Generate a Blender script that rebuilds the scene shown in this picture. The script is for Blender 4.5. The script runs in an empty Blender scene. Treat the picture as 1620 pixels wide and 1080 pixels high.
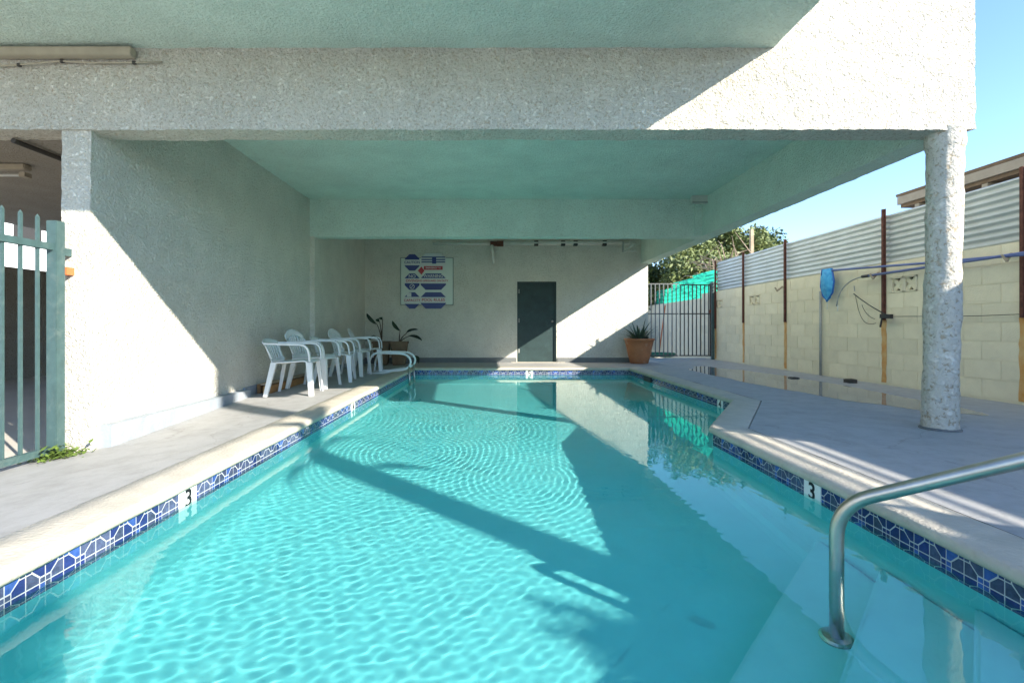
import bpy, bmesh, math, random
import numpy as np
from mathutils import Vector, Matrix, noise
random.seed(7)
R = math.radians
S = bpy.context.scene
COL = S.collection

# ------------------------------------------------------------------ camera, sky, sun, exposure
EYE = 0.825                      # eye above the pool coping (z = 0)
cam = bpy.data.cameras.new('camera'); camo = bpy.data.objects.new('camera', cam); COL.objects.link(camo)
camo.location = (0, 0, EYE); camo.rotation_euler = (R(90), 0, 0)
cam.sensor_width = 36; cam.lens = 17.0
cam.shift_x = 0.0148; cam.shift_y = -0.0136
cam.clip_start = 0.05; cam.clip_end = 2000
S.camera = camo
SUN = Vector((1.0, -0.79, 0.64)).normalized()       # towards the sun
w = bpy.data.worlds.new('World'); S.world = w; w.use_nodes = True
wn = w.node_tree.nodes; wl = w.node_tree.links
sky = wn.new('ShaderNodeTexSky'); sky.sky_type = 'NISHITA'; sky.sun_disc = False
sky.sun_elevation = math.asin(SUN.z); sky.sun_rotation = math.atan2(SUN.x, SUN.y)
sky.air_density = 0.9; sky.dust_density = 0.0; sky.ozone_density = 4.0
wl.new(sky.outputs[0], wn['Background'].inputs[0]); wn['Background'].inputs[1].default_value = 0.108
sl = bpy.data.lights.new('sun', 'SUN'); sl.energy = 3.2; sl.angle = R(0.5); sl.color = (1.0, 0.93, 0.82)
slo = bpy.data.objects.new('sun', sl); COL.objects.link(slo)
slo.rotation_euler = (-SUN).to_track_quat('-Z', 'Y').to_euler(); slo.location = (20, -16, 13)
sl.cycles.is_caustics_light = True
vs = S.view_settings; vs.view_transform = 'Standard'; vs.look = 'None'; vs.gamma = 1.0
vs.exposure = 2.05; vs.use_curve_mapping = False
S.render.engine = 'CYCLES'
cy = S.cycles
cy.max_bounces = 12; cy.diffuse_bounces = 8; cy.glossy_bounces = 4; cy.transmission_bounces = 8
cy.caustics_reflective = True; cy.caustics_refractive = True; cy.blur_glossy = 0.6
cy.sample_clamp_indirect = 6.0; cy.use_denoising = True

# ------------------------------------------------------------------ node materials
def mat(name, col, rough=0.8, metal=0.0, var=0.0, vscale=4.0, col2=None, bump=0.0, bscale=30.0,
        spec=0.4, coat=0.0, stain=None, sscale=1.5, rnd=0.0, trans=0.0, detail=6.0):
    m = bpy.data.materials.new(name); m.use_nodes = True
    n = m.node_tree.nodes; l = m.node_tree.links; b = n['Principled BSDF']
    b.inputs['Roughness'].default_value = rough; b.inputs['Metallic'].default_value = metal
    b.inputs['Specular IOR Level'].default_value = spec
    b.inputs['Coat Weight'].default_value = coat
    b.inputs['Transmission Weight'].default_value = trans
    b.inputs['Base Color'].default_value = (*col, 1)
    tc = n.new('ShaderNodeTexCoord'); vec = tc.outputs['Object']
    if rnd:
        oi = n.new('ShaderNodeObjectInfo')
        vm = n.new('ShaderNodeVectorMath'); vm.operation = 'MULTIPLY_ADD'
        cmb = n.new('ShaderNodeCombineXYZ')
        for k in range(3): l.new(oi.outputs['Random'], cmb.inputs[k])
        vm.inputs[1].default_value = (37, 53, 71); l.new(cmb.outputs[0], vm.inputs[0]); l.new(vec, vm.inputs[2])
        vec = vm.outputs[0]
    src = None
    if var or col2:
        nz = n.new('ShaderNodeTexNoise'); nz.inputs['Scale'].default_value = vscale; nz.inputs['Detail'].default_value = detail
        nz.inputs['Roughness'].default_value = 0.62
        l.new(vec, nz.inputs['Vector'])
        rp = n.new('ShaderNodeValToRGB'); e = rp.color_ramp.elements
        e[0].position = 0.33; e[1].position = 0.68
        c2 = col2 if col2 else tuple(c * (1 - var) for c in col)
        e[0].color = (*c2, 1); e[1].color = (*col, 1)
        l.new(nz.outputs[0], rp.inputs[0]); src = rp.outputs[0]
    if stain:
        nz2 = n.new('ShaderNodeTexNoise'); nz2.inputs['Scale'].default_value = sscale; nz2.inputs['Detail'].default_value = 8
        nz2.inputs['Roughness'].default_value = 0.7; nz2.inputs['Distortion'].default_value = 0.6
        l.new(vec, nz2.inputs['Vector'])
        rp2 = n.new('ShaderNodeValToRGB'); e = rp2.color_ramp.elements
        e[0].position = 0.52; e[1].position = 0.75; e[0].color = (0, 0, 0, 1); e[1].color = (0.75, 0.75, 0.75, 1)
        l.new(nz2.outputs[0], rp2.inputs[0])
        mx = n.new('ShaderNodeMix'); mx.data_type = 'RGBA'
        l.new(rp2.outputs[0], mx.inputs[0])
        if src: l.new(src, mx.inputs[6])
        else: mx.inputs[6].default_value = (*col, 1)
        mx.inputs[7].default_value = (*stain, 1); src = mx.outputs[2]
    if rnd:
        hs = n.new('ShaderNodeHueSaturation')
        mr = n.new('ShaderNodeMapRange'); mr.inputs[3].default_value = 1 - rnd; mr.inputs[4].default_value = 1 + rnd * 0.6
        l.new(oi.outputs['Random'], mr.inputs[0]); l.new(mr.outputs[0], hs.inputs['Value'])
        if src: l.new(src, hs.inputs['Color'])
        else: hs.inputs['Color'].default_value = (*col, 1)
        src = hs.outputs[0]
    if src: l.new(src, b.inputs['Base Color'])
    if bump:
        nb = n.new('ShaderNodeTexNoise'); nb.inputs['Scale'].default_value = bscale; nb.inputs['Detail'].default_value = 5
        l.new(vec, nb.inputs['Vector'])
        bp = n.new('ShaderNodeBump'); bp.inputs['Strength'].default_value = bump; bp.inputs['Distance'].default_value = 0.02
        l.new(nb.outputs[0], bp.inputs['Height']); l.new(bp.outputs[0], b.inputs['Normal'])
    return m

def stucco(name, col, amt=0.6, stain=(0.36, 0.32, 0.25), scale=42, dirt_shade=(0.66, 0.61, 0.54)):
    """hand-dashed exterior stucco: raised flat dashes with crevices between them"""
    m = mat(name, col, 0.92, var=0.14, vscale=2.2, stain=stain, sscale=0.9, spec=0.2)
    n = m.node_tree.nodes; l = m.node_tree.links; b = n['Principled BSDF']
    tc = [x for x in n if x.type == 'TEX_COORD'][0]
    nz = n.new('ShaderNodeTexNoise'); nz.inputs['Scale'].default_value = scale; nz.inputs['Detail'].default_value = 6
    nz.inputs['Roughness'].default_value = 0.62; nz.inputs['Distortion'].default_value = 0.25
    l.new(tc.outputs['Object'], nz.inputs['Vector'])
    rp = n.new('ShaderNodeValToRGB'); rp.color_ramp.interpolation = 'LINEAR'
    rp.color_ramp.elements[0].position = 0.40; rp.color_ramp.elements[1].position = 0.60
    l.new(nz.outputs[0], rp.inputs[0])
    n2 = n.new('ShaderNodeTexVoronoi'); n2.inputs['Scale'].default_value = scale * 1.7; n2.inputs['Randomness'].default_value = 1.0
    l.new(tc.outputs['Object'], n2.inputs['Vector'])
    ad = n.new('ShaderNodeMath'); ad.operation = 'MULTIPLY_ADD'; ad.inputs[1].default_value = -0.5
    l.new(n2.outputs[0], ad.inputs[0]); l.new(rp.outputs[0], ad.inputs[2])
    # crevices between the dashes darkened in colour: grime plus painted shade
    cr = n.new('ShaderNodeValToRGB'); cr.color_ramp.elements[0].position = 0.04; cr.color_ramp.elements[1].position = 0.30
    cr.color_ramp.elements[0].color = (*dirt_shade, 1); cr.color_ramp.elements[1].color = (1, 1, 1, 1)
    of = n.new('ShaderNodeMath'); of.operation = 'ADD'; of.inputs[1].default_value = 0.35
    l.new(ad.outputs[0], of.inputs[0]); l.new(of.outputs[0], cr.inputs[0])
    mu = n.new('ShaderNodeMix'); mu.data_type = 'RGBA'; mu.blend_type = 'MULTIPLY'; mu.inputs[0].default_value = 1.0
    old = b.inputs['Base Color'].links[0].from_socket
    l.new(old, mu.inputs[6]); l.new(cr.outputs[0], mu.inputs[7]); l.new(mu.outputs[2], b.inputs['Base Color'])
    bp = n.new('ShaderNodeBump'); bp.inputs['Strength'].default_value = amt; bp.inputs['Distance'].default_value = 0.012
    l.new(ad.outputs[0], bp.inputs['Height']); l.new(bp.outputs[0], b.inputs['Normal'])
    return m

M = {}
M['stucco'] = stucco('stucco_cream', (0.76, 0.725, 0.63), 1.0, stain=(0.68, 0.635, 0.53))
M['stucco_wall'] = stucco('stucco_wall', (0.79, 0.76, 0.665), 1.0, stain=(0.72, 0.68, 0.575), dirt_shade=(0.86, 0.84, 0.79), scale=36)
M['stucco_pool_tint'] = stucco('stucco_pool_tint', (0.75, 0.88, 0.77), 0.8, stain=(0.70, 0.82, 0.71), scale=46, dirt_shade=(0.82, 0.82, 0.78))  # mint tint puts green light bounced off the pool into the colour
M['stucco_column'] = stucco('stucco_column', (0.68, 0.645, 0.56), 0.9, stain=(0.62, 0.58, 0.50), scale=24, dirt_shade=(0.62, 0.55, 0.46))
M['plinth_grey'] = mat('plinth_grey_paint', (0.30, 0.34, 0.38), 0.7, var=0.15, vscale=5, bump=0.25, bscale=40, stain=(0.40, 0.38, 0.33), sscale=3)
M['base_dark'] = mat('baseboard_dark_paint', (0.16, 0.17, 0.17), 0.7, var=0.2, vscale=5, bump=0.2, bscale=40)
M['deck'] = mat('deck_grey_paint', (0.36, 0.355, 0.345), 0.62, var=0.07, vscale=1.4, bump=0.12, bscale=70, stain=(0.385, 0.37, 0.335), sscale=0.9)
def cracks(m, f=0.35):
    n = m.node_tree.nodes; l = m.node_tree.links; b = n['Principled BSDF']; tc = [x for x in n if x.type == 'TEX_COORD'][0]
    nz = n.new('ShaderNodeTexNoise'); nz.inputs['Scale'].default_value = 1.6; nz.inputs['Detail'].default_value = 8; l.new(tc.outputs['Object'], nz.inputs['Vector'])
    vm = n.new('ShaderNodeVectorMath'); vm.operation = 'MULTIPLY_ADD'; vm.inputs[1].default_value = (0.9,0.9,0.9); l.new(nz.outputs[1], vm.inputs[0]); l.new(tc.outputs['Object'], vm.inputs[2])
    vo = n.new('ShaderNodeTexVoronoi'); vo.feature = 'DISTANCE_TO_EDGE'; vo.inputs['Scale'].default_value = f; l.new(vm.outputs[0], vo.inputs['Vector'])
    rp = n.new('ShaderNodeValToRGB'); rp.color_ramp.elements[0].color = (0.82,0.81,0.79,1); rp.color_ramp.elements[1].color = (1,1,1,1)
    rp.color_ramp.elements[0].position = 0.0; rp.color_ramp.elements[1].position = 0.0016; l.new(vo.outputs['Distance'], rp.inputs[0])
    n3 = n.new('ShaderNodeTexNoise'); n3.inputs['Scale'].default_value = 5; n3.inputs['Detail'].default_value = 10; n3.inputs['Roughness'].default_value = 0.75; l.new(tc.outputs['Object'], n3.inputs['Vector'])
    r3 = n.new('ShaderNodeValToRGB'); r3.color_ramp.elements[0].color = (0.86,0.855,0.84,1); r3.color_ramp.elements[1].color = (1.05,1.05,1.05,1); r3.color_ramp.elements[0].position = 0.36; r3.color_ramp.elements[1].position = 0.56; l.new(n3.outputs[0], r3.inputs[0])
    src = b.inputs['Base Color'].links[0].from_socket
    for o in (rp.outputs[0], r3.outputs[0]):
        mu = n.new('ShaderNodeMix'); mu.data_type = 'RGBA'; mu.blend_type = 'MULTIPLY'; mu.inputs[0].default_value = 1.0
        l.new(src, mu.inputs[6]); l.new(o, mu.inputs[7]); src = mu.outputs[2]
    l.new(src, b.inputs['Base Color'])
cracks(M['deck'])
M['ground'] = mat('ground_concrete', (0.52, 0.49, 0.43), 0.9, var=0.2, vscale=0.6, bump=0.2, bscale=20)
M['soil'] = mat('joint_dark', (0.10, 0.095, 0.085), 0.95)
M['coping'] = mat('coping_concrete', (0.54, 0.49, 0.40), 0.85, var=0.18, vscale=6, bump=0.35, bscale=55, stain=(0.36, 0.34, 0.28), sscale=3.5)
M['plaster'] = mat('pool_plaster', (0.19, 0.64, 0.675), 0.8, var=0.07, vscale=3, spec=0.1, stain=(0.23, 0.61, 0.62), sscale=2)
M['step'] = mat('step_plaster', (0.30, 0.68, 0.70), 0.8, var=0.07, vscale=4, spec=0.1)
M['grout'] = mat('tile_grout', (0.42, 0.45, 0.46), 0.8)
M['tile_deep'] = mat('tile_deep_blue', (0.030, 0.045, 0.20), 0.18, var=0.4, vscale=40, rnd=0.4, spec=0.5)
M['tile_slate'] = mat('tile_slate_blue', (0.085, 0.10, 0.19), 0.2, var=0.5, vscale=50, rnd=0.4, spec=0.5)
M['tile_bright'] = mat('tile_bright_blue', (0.06, 0.13, 0.45), 0.18, var=0.4, vscale=40, rnd=0.4, spec=0.5)
M['marker_white'] = mat('marker_white', (0.78, 0.78, 0.75), 0.35)
M['black'] = mat('black_paint', (0.012, 0.012, 0.014), 0.5)
M['chrome'] = mat('stainless', (0.50, 0.49, 0.45), 0.34, metal=1.0, var=0.15, vscale=14, bump=0.03, bscale=120)
M['door'] = mat('door_green_black', (0.024, 0.05, 0.05), 0.55, var=0.3, vscale=5, bump=0.08, bscale=30, stain=(0.04, 0.075, 0.075), sscale=4)
M['gate_green'] = mat('gate_green_paint', (0.055, 0.105, 0.105), 0.5, var=0.25, vscale=14, bump=0.1, bscale=60, stain=(0.11, 0.15, 0.14), sscale=9)
M['gate_dark'] = mat('iron_dark', (0.05, 0.045, 0.04), 0.6, var=0.4, vscale=20)
M['gate_light'] = mat('iron_grey', (0.13, 0.135, 0.13), 0.5, var=0.3, vscale=20)
M['block'] = mat('block_cream_paint', (0.77, 0.69, 0.50), 0.85, var=0.10, vscale=5, bump=0.25, bscale=80, rnd=0.06, stain=(0.69, 0.605, 0.425), sscale=2.5)
M['mortar'] = mat('mortar_cream', (0.735, 0.655, 0.475), 0.9, var=0.1, vscale=6)
M['vent_dark'] = mat('vent_hole_shade', (0.10, 0.075, 0.055), 0.9, var=0.3, vscale=20)  # dark colour stands in for shade deep inside the vent holes
M['sheet'] = mat('corrugated_white', (0.60, 0.62, 0.60), 0.42, metal=0.35, var=0.12, vscale=3, rnd=0.08, stain=(0.46, 0.46, 0.42), sscale=2.2)
M['sheet_green'] = mat('corrugated_green_plastic', (0.03, 0.42, 0.30), 0.4, var=0.15, vscale=4)
def translucent(m, col, f):
    n = m.node_tree.nodes; l = m.node_tree.links; b = n['Principled BSDF']; t = n.new('ShaderNodeBsdfTranslucent'); t.inputs[0].default_value = (*col, 1)
    x = n.new('ShaderNodeMixShader'); x.inputs[0].default_value = f
    l.new(b.outputs[0], x.inputs[1]); l.new(t.outputs[0], x.inputs[2]); l.new(x.outputs[0], n['Material Output'].inputs[0])
translucent(M['sheet_green'], (0.03, 0.55, 0.36), 0.55)
M['rust'] = mat('rusty_steel', (0.15, 0.055, 0.035), 0.85, var=0.55, vscale=18, bump=0.2, bscale=60)
M['rust_stain'] = mat('rust_stain', (0.52, 0.22, 0.045), 0.85, var=0.15, vscale=5, col2=(0.62, 0.42, 0.19))
M['plastic'] = mat('white_plastic', (0.74, 0.76, 0.75), 0.38, var=0.06, vscale=6, spec=0.5)
M['terracotta'] = mat('terracotta', (0.44, 0.18, 0.08), 0.8, var=0.2, vscale=5, bump=0.1, bscale=40, stain=(0.66, 0.53, 0.38), sscale=2.4)
M['clay_brown'] = mat('brown_pot', (0.20, 0.13, 0.075), 0.75, var=0.25, vscale=7, bump=0.1, bscale=40)
M['leaf_dark'] = mat('leaf_dark', (0.018, 0.040, 0.018), 0.45, var=0.3, vscale=9)
M['leaf_agave'] = mat('leaf_agave', (0.075, 0.125, 0.075), 0.5, var=0.35, vscale=8)
M['leaf_tree'] = mat('leaf_tree', (0.10, 0.14, 0.04), 0.55, var=0.5, vscale=1.2, col2=(0.030, 0.055, 0.018))
M['leaf_light'] = mat('leaf_light', (0.22, 0.25, 0.085), 0.55, var=0.5, vscale=1.5, col2=(0.07, 0.105, 0.03))
M['weed'] = mat('weed_leaf', (0.13, 0.20, 0.035), 0.55, var=0.4, vscale=20)
M['bark'] = mat('bark', (0.13, 0.09, 0.06), 0.9, var=0.4, vscale=10, bump=0.5, bscale=30)
M['twig'] = mat('dry_twigs', (0.34, 0.26, 0.19), 0.9, var=0.3, vscale=8)
M['wood'] = mat('old_wood', (0.26, 0.14, 0.06), 0.8, var=0.45, vscale=9, bump=0.2, bscale=40)
M['wood_pale'] = mat('pale_wood', (0.42, 0.33, 0.22), 0.8, var=0.3, vscale=9, bump=0.2, bscale=40)
M['wood_orange'] = mat('orange_wood', (0.42, 0.22, 0.08), 0.8, var=0.3, vscale=9)
M['roof'] = mat('roof_brown', (0.20, 0.14, 0.09), 0.9, var=0.3, vscale=6)
M['fascia'] = mat('fascia_tan', (0.36, 0.31, 0.24), 0.8, var=0.15, vscale=6)
M['house_wall'] = mat('house_wall', (0.30, 0.24, 0.18), 0.9, var=0.1, vscale=3)
M['white_wall'] = mat('neighbour_white', (0.80, 0.80, 0.78), 0.9, var=0.05, vscale=2)
M['net_blue'] = mat('net_blue', (0.03, 0.26, 0.58), 0.6, var=0.5, vscale=14, col2=(0.10, 0.46, 0.72))
M['net_rim'] = mat('net_rim_blue', (0.02, 0.12, 0.42), 0.4)
M['pole_blue'] = mat('pole_blue', (0.13, 0.17, 0.36), 0.4, metal=0.3, var=0.2, vscale=6)
M['grey_pipe'] = mat('grey_pipe', (0.36, 0.36, 0.33), 0.6, var=0.2, vscale=8)
M['pvc'] = mat('pvc_white', (0.70, 0.70, 0.66), 0.5)
M['rubber'] = mat('black_rubber', (0.03, 0.03, 0.03), 0.6)
M['pipe_paint'] = mat('pipe_painted', (0.62, 0.60, 0.54), 0.7, var=0.15, vscale=8)
M['fixture'] = mat('fixture_tan', (0.42, 0.37, 0.28), 0.7, var=0.2, vscale=6)
M['sign_board'] = mat('sign_board', (0.60, 0.66, 0.59), 0.4, var=0.05, vscale=3)
M['sign_blue'] = mat('sign_blue', (0.035, 0.055, 0.20), 0.45)
M['sign_white'] = mat('sign_white', (0.58, 0.60, 0.58), 0.45)
M['sign_red'] = mat('sign_red', (0.42, 0.05, 0.06), 0.45)
M['hose'] = mat('hose_green', (0.02, 0.16, 0.09), 0.45)
M['orange'] = mat('orange_plastic', (0.60, 0.15, 0.05), 0.5)
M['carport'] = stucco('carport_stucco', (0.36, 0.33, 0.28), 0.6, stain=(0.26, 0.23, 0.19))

# ------------------------------------------------------------------ mesh helpers
class MB:
    def __init__(s): s.v = []; s.f = []; s.mi = []; s.k = 0
    def add(s, vs, fs):
        o = len(s.v); s.v += [tuple(p) for p in vs]
        for f in fs: s.f.append(tuple(i + o for i in f)); s.mi.append(s.k)
        return s
    def box(s, x0, x1, y0, y1, z0, z1):
        return s.add([(x0,y0,z0),(x1,y0,z0),(x1,y1,z0),(x0,y1,z0),(x0,y0,z1),(x1,y0,z1),(x1,y1,z1),(x0,y1,z1)],
              [(0,3,2,1),(4,5,6,7),(0,1,5,4),(1,2,6,5),(2,3,7,6),(3,0,4,7)])
    def bar(s, a, b, w, h, up=(0,0,1)):
        a = Vector(a); b = Vector(b); d = (b - a).normalized(); u = Vector(up)
        if abs(d.dot(u)) > 0.98: u = Vector((0,1,0))
        r = d.cross(u).normalized(); u = r.cross(d)
        vs = []
        for p in (a, b):
            for (i, j) in ((-1,-1),(1,-1),(1,1),(-1,1)): vs.append(p + r*i*w/2 + u*j*h/2)
        return s.add(vs, [(0,1,2,3),(7,6,5,4),(0,4,5,1),(1,5,6,2),(2,6,7,3),(3,7,4,0)])
    def tube(s, path, r, n=10, cap=True):
        P = [Vector(p) for p in path]; m = len(P)
        rr = r if isinstance(r, (list, tuple)) else [r]*m
        T = [(P[min(i+1,m-1)] - P[max(i-1,0)]).normalized() for i in range(m)]
        u = Vector((0,0,1)) if abs(T[0].z) < 0.9 else Vector((1,0,0))
        vs = []; fs = []
        for i in range(m):
            u = (u - T[i]*u.dot(T[i])).normalized(); q = T[i].cross(u)
            for k in range(n):
                a = 2*math.pi*k/n; vs.append(P[i] + (u*math.cos(a) + q*math.sin(a))*rr[i])
        for i in range(m-1):
            for k in range(n):
                k2 = (k+1) % n; fs.append((i*n+k, i*n+k2, (i+1)*n+k2, (i+1)*n+k))
        if cap: fs.append(tuple(range(n-1,-1,-1))); fs.append(tuple((m-1)*n+k for k in range(n)))
        return s.add(vs, fs)
    def lathe(s, prof, n=28, c=(0,0,0)):
        vs = []; fs = []; m = len(prof)
        for (r, z) in prof:
            for k in range(n):
                a = 2*math.pi*k/n; vs.append((c[0]+r*math.cos(a), c[1]+r*math.sin(a), c[2]+z))
        for i in range(m-1):
            for k in range(n):
                k2 = (k+1) % n; fs.append((i*n+k, i*n+k2, (i+1)*n+k2, (i+1)*n+k))
        fs.append(tuple(range(n-1,-1,-1))); fs.append(tuple((m-1)*n+k for k in range(n)))
        return s.add(vs, fs)
    def prism(s, poly, z0, z1):
        n = len(poly)
        vs = [(x,y,z0) for x,y in poly] + [(x,y,z1) for x,y in poly]
        fs = [tuple(range(n-1,-1,-1)), tuple(range(n,2*n))]
        fs += [(i,(i+1)%n,n+(i+1)%n,n+i) for i in range(n)]
        return s.add(vs, fs)
    def grid(s, P):
        """P: list of rows of points"""
        m = len(P); n = len(P[0]); vs = [p for row in P for p in row]; fs = []
        for i in range(m-1):
            for j in range(n-1): fs.append((i*n+j, i*n+j+1, (i+1)*n+j+1, (i+1)*n+j))
        return s.add(vs, fs)
    def mesh(s, name, mats, smooth=False, solid=0, merge=0, bevel=0):
        me = bpy.data.meshes.new(name); me.from_pydata(s.v, [], s.f)
        for q in (mats if isinstance(mats, (list, tuple)) else [mats]): me.materials.append(q)
        if s.k: me.polygons.foreach_set('material_index', s.mi)
        bm = bmesh.new(); bm.from_mesh(me)
        if merge: bmesh.ops.remove_doubles(bm, verts=bm.verts, dist=merge)
        if solid: bmesh.ops.solidify(bm, geom=bm.faces[:], thickness=solid)
        if bevel:
            es = [e for e in bm.edges if len(e.link_faces) == 2 and e.calc_face_angle(0) > 0.6]
            bmesh.ops.bevel(bm, geom=es, offset=bevel, segments=2, affect='EDGES', clamp_overlap=True)
        bmesh.ops.recalc_face_normals(bm, faces=bm.faces)
        bm.to_mesh(me); bm.free()
        if smooth: me.polygons.foreach_set('use_smooth', [True]*len(me.polygons))
        me.update(); return me
    def build(s, name, mats, parent=None, loc=(0,0,0), rot=(0,0,0), **kw):
        return link(name, s.mesh(name, mats, **kw), parent, loc, rot)

def link(name, me, parent=None, loc=(0,0,0), rot=(0,0,0)):
    o = bpy.data.objects.new(name, me); COL.objects.link(o)
    o.location = loc; o.rotation_euler = rot
    if parent: o.parent = parent
    return o
def tag(o, label, cat, group=None):
    o['label'] = label; o['category'] = cat
    if group: o['group'] = group
    return o
def thing(name, label, cat, loc=(0,0,0), rz=0, group=None):
    o = bpy.data.objects.new(name, None); COL.objects.link(o); o.empty_display_size = 0.1
    o.location = loc; o.rotation_euler = (0,0,rz); return tag(o, label, cat, group)
def struct(o): o['kind'] = 'structure'; return o
def arc(c, r, a0, a1, n, plane='xz'):
    out = []
    for i in range(n+1):
        a = R(a0 + (a1-a0)*i/n); p = [c[0], c[1], c[2]]
        ii = {'xz': (0,2), 'yz': (1,2), 'xy': (0,1)}[plane]
        p[ii[0]] += r*math.cos(a); p[ii[1]] += r*math.sin(a); out.append(tuple(p))
    return out
def bez(a, b, c, d, n=12):
    a, b, c, d = map(Vector, (a, b, c, d)); out = []
    for i in range(n+1):
        t = i/n; q = 1-t; out.append(a*q**3 + b*3*q*q*t + c*3*q*t*t + d*t**3)
    return out

def rough_box(x0, x1, y0, y1, z0, z1, step, amp, scale=9.0, skip=''):
    """box whose faces are hand-trowelled: subdivided and pushed about by noise"""
    mb = MB()
    def lin(a, b): n = max(1, int(round((b-a)/step))); return [a+(b-a)*i/n for i in range(n+1)]
    X, Y, Z = lin(x0,x1), lin(y0,y1), lin(z0,z1)
    def d(p):
        v = Vector(p); nv = noise.noise_vector(v*scale) * amp + noise.noise_vector(v*scale*3.1)*amp*0.45 + noise.noise_vector(v*1.3)*amp*0.8
        return v + nv
    if 'x' not in skip: mb.grid([[d((x0,y,z)) for y in Y] for z in Z])
    if 'X' not in skip: mb.grid([[d((x1,y,z)) for y in Y] for z in Z])
    if 'y' not in skip: mb.grid([[d((x,y0,z)) for x in X] for z in Z])
    if 'Y' not in skip: mb.grid([[d((x,y1,z)) for x in X] for z in Z])
    if 'z' not in skip: mb.grid([[d((x,y,z0)) for x in X] for y in Y])
    if 'Z' not in skip: mb.grid([[d((x,y,z1)) for x in X] for y in Y])
    return mb

# ------------------------------------------------------------------ ground and pool
WATER = -0.148
POOL = [(-1.708,0.45),(-1.708,9.95),(2.74,9.95),(2.74,5.55),(1.812,4.05),(1.812,0.45)]   # clockwise from near left
def offset(poly, d):
    """offset outwards by d (poly runs clockwise seen from above)"""
    n = len(poly); out = []
    for i in range(n):
        p0, p1, p2 = Vector(poly[i-1]), Vector(poly[i]), Vector(poly[(i+1)%n])
        e1 = (p1-p0).normalized(); e2 = (p2-p1).normalized()
        n1 = Vector((-e1.y, e1.x)); n2 = Vector((-e2.y, e2.x))
        b = (n1+n2); b = b / b.dot(n1); out.append(tuple(p1 + b*d))
    return out
gx = [-600,-2.0,3.05,900]; gy = [-400,0.15,10.25,1200]
g = MB()
for i in range(3):
    for j in range(3):
        if i == 1 and j == 1: continue
        g.add([(gx[i],gy[j],-0.26),(gx[i+1],gy[j],-0.26),(gx[i+1],gy[j+1],-0.26),(gx[i],gy[j+1],-0.26)], [(0,1,2,3)])
struct(g.build('ground', M['ground'], merge=1e-4))
# dark soil bed under the coping joint
O1 = offset(POOL, 0.02); O2 = offset(POOL, 0.75)
sb = MB(); n6 = len(POOL)
sb.add([(x,y,-0.09) for x,y in O1] + [(x,y,-0.09) for x,y in O2], [(i,(i+1)%n6,n6+(i+1)%n6,n6+i) for i in range(n6)])
struct(sb.build('soil_bed', M['soil']))

def floor_z(y):
    if y < 5.0: return -0.99
    return -0.99 - 0.62*(y-5.0)/4.95
pool = MB()
def dens(poly, step):
    out = []
    for i in range(len(poly)):
        a = Vector(poly[i]); b = Vector(poly[(i+1)%len(poly)]); m = max(1, int((b-a).length/step))
        for k in range(m): out.append((tuple(a + (b-a)*k/m), i))
    return out
def ringpts(o_, st=0.07):
    """points round the pool outline offset by o_, in step with one another whatever the offset"""
    poly = offset(POOL, o_); out = []
    for i in range(6):
        a = Vector(poly[i]); b = Vector(poly[(i+1)%6]); L = (Vector(POOL[(i+1)%6])-Vector(POOL[i])).length; m = max(2,int(L/st))
        for k in range(m): out.append(a+(b-a)*k/m)
    return out
L0, Rn, Rf = -1.708, 1.812, 2.74
V_ = []; N = len(ringpts(0, 0.3)); cove = [(0,None),(0,0.14),(-0.015,0.085),(-0.045,0.035),(-0.09,0.008),(-0.14,0.0)]
for (o_, dz) in cove:
    for p in ringpts(o_, 0.3): V_.append((p.x, p.y, -0.2085 if dz is None else floor_z(p.y)+dz))
F_ = [(j*N+i, j*N+(i+1)%N, (j+1)*N+(i+1)%N, (j+1)*N+i) for j in range(len(cove)-1) for i in range(N)]
pool.add(V_, F_)
def rx(y): return Rn if y <= 4.05 else (Rf if y >= 5.55 else Rn+(Rf-Rn)*(y-4.05)/1.5)
pool.grid([[(L0 + (rx(y)-L0)*t/8, y, floor_z(y)-0.001) for t in range(9)] for y in np.linspace(0.45,9.95,40)])
pool_o = struct(pool.build('swimming_pool', M['plaster'], merge=1e-4, smooth=False))
pool_o.cycles.is_caustics_receiver = True
# grout band behind the tiles
gb = MB()
OB = offset(POOL, 0.0)
gb.add([(x,y,-0.05) for x,y in OB] + [(x,y,-0.2085) for x,y in OB], [(i,(i+1)%n6,n6+(i+1)%n6,n6+i) for i in range(n6)])
gbo = gb.build('grout_band', M['grout'], pool_o); gbo.cycles.is_caustics_receiver = True

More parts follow.
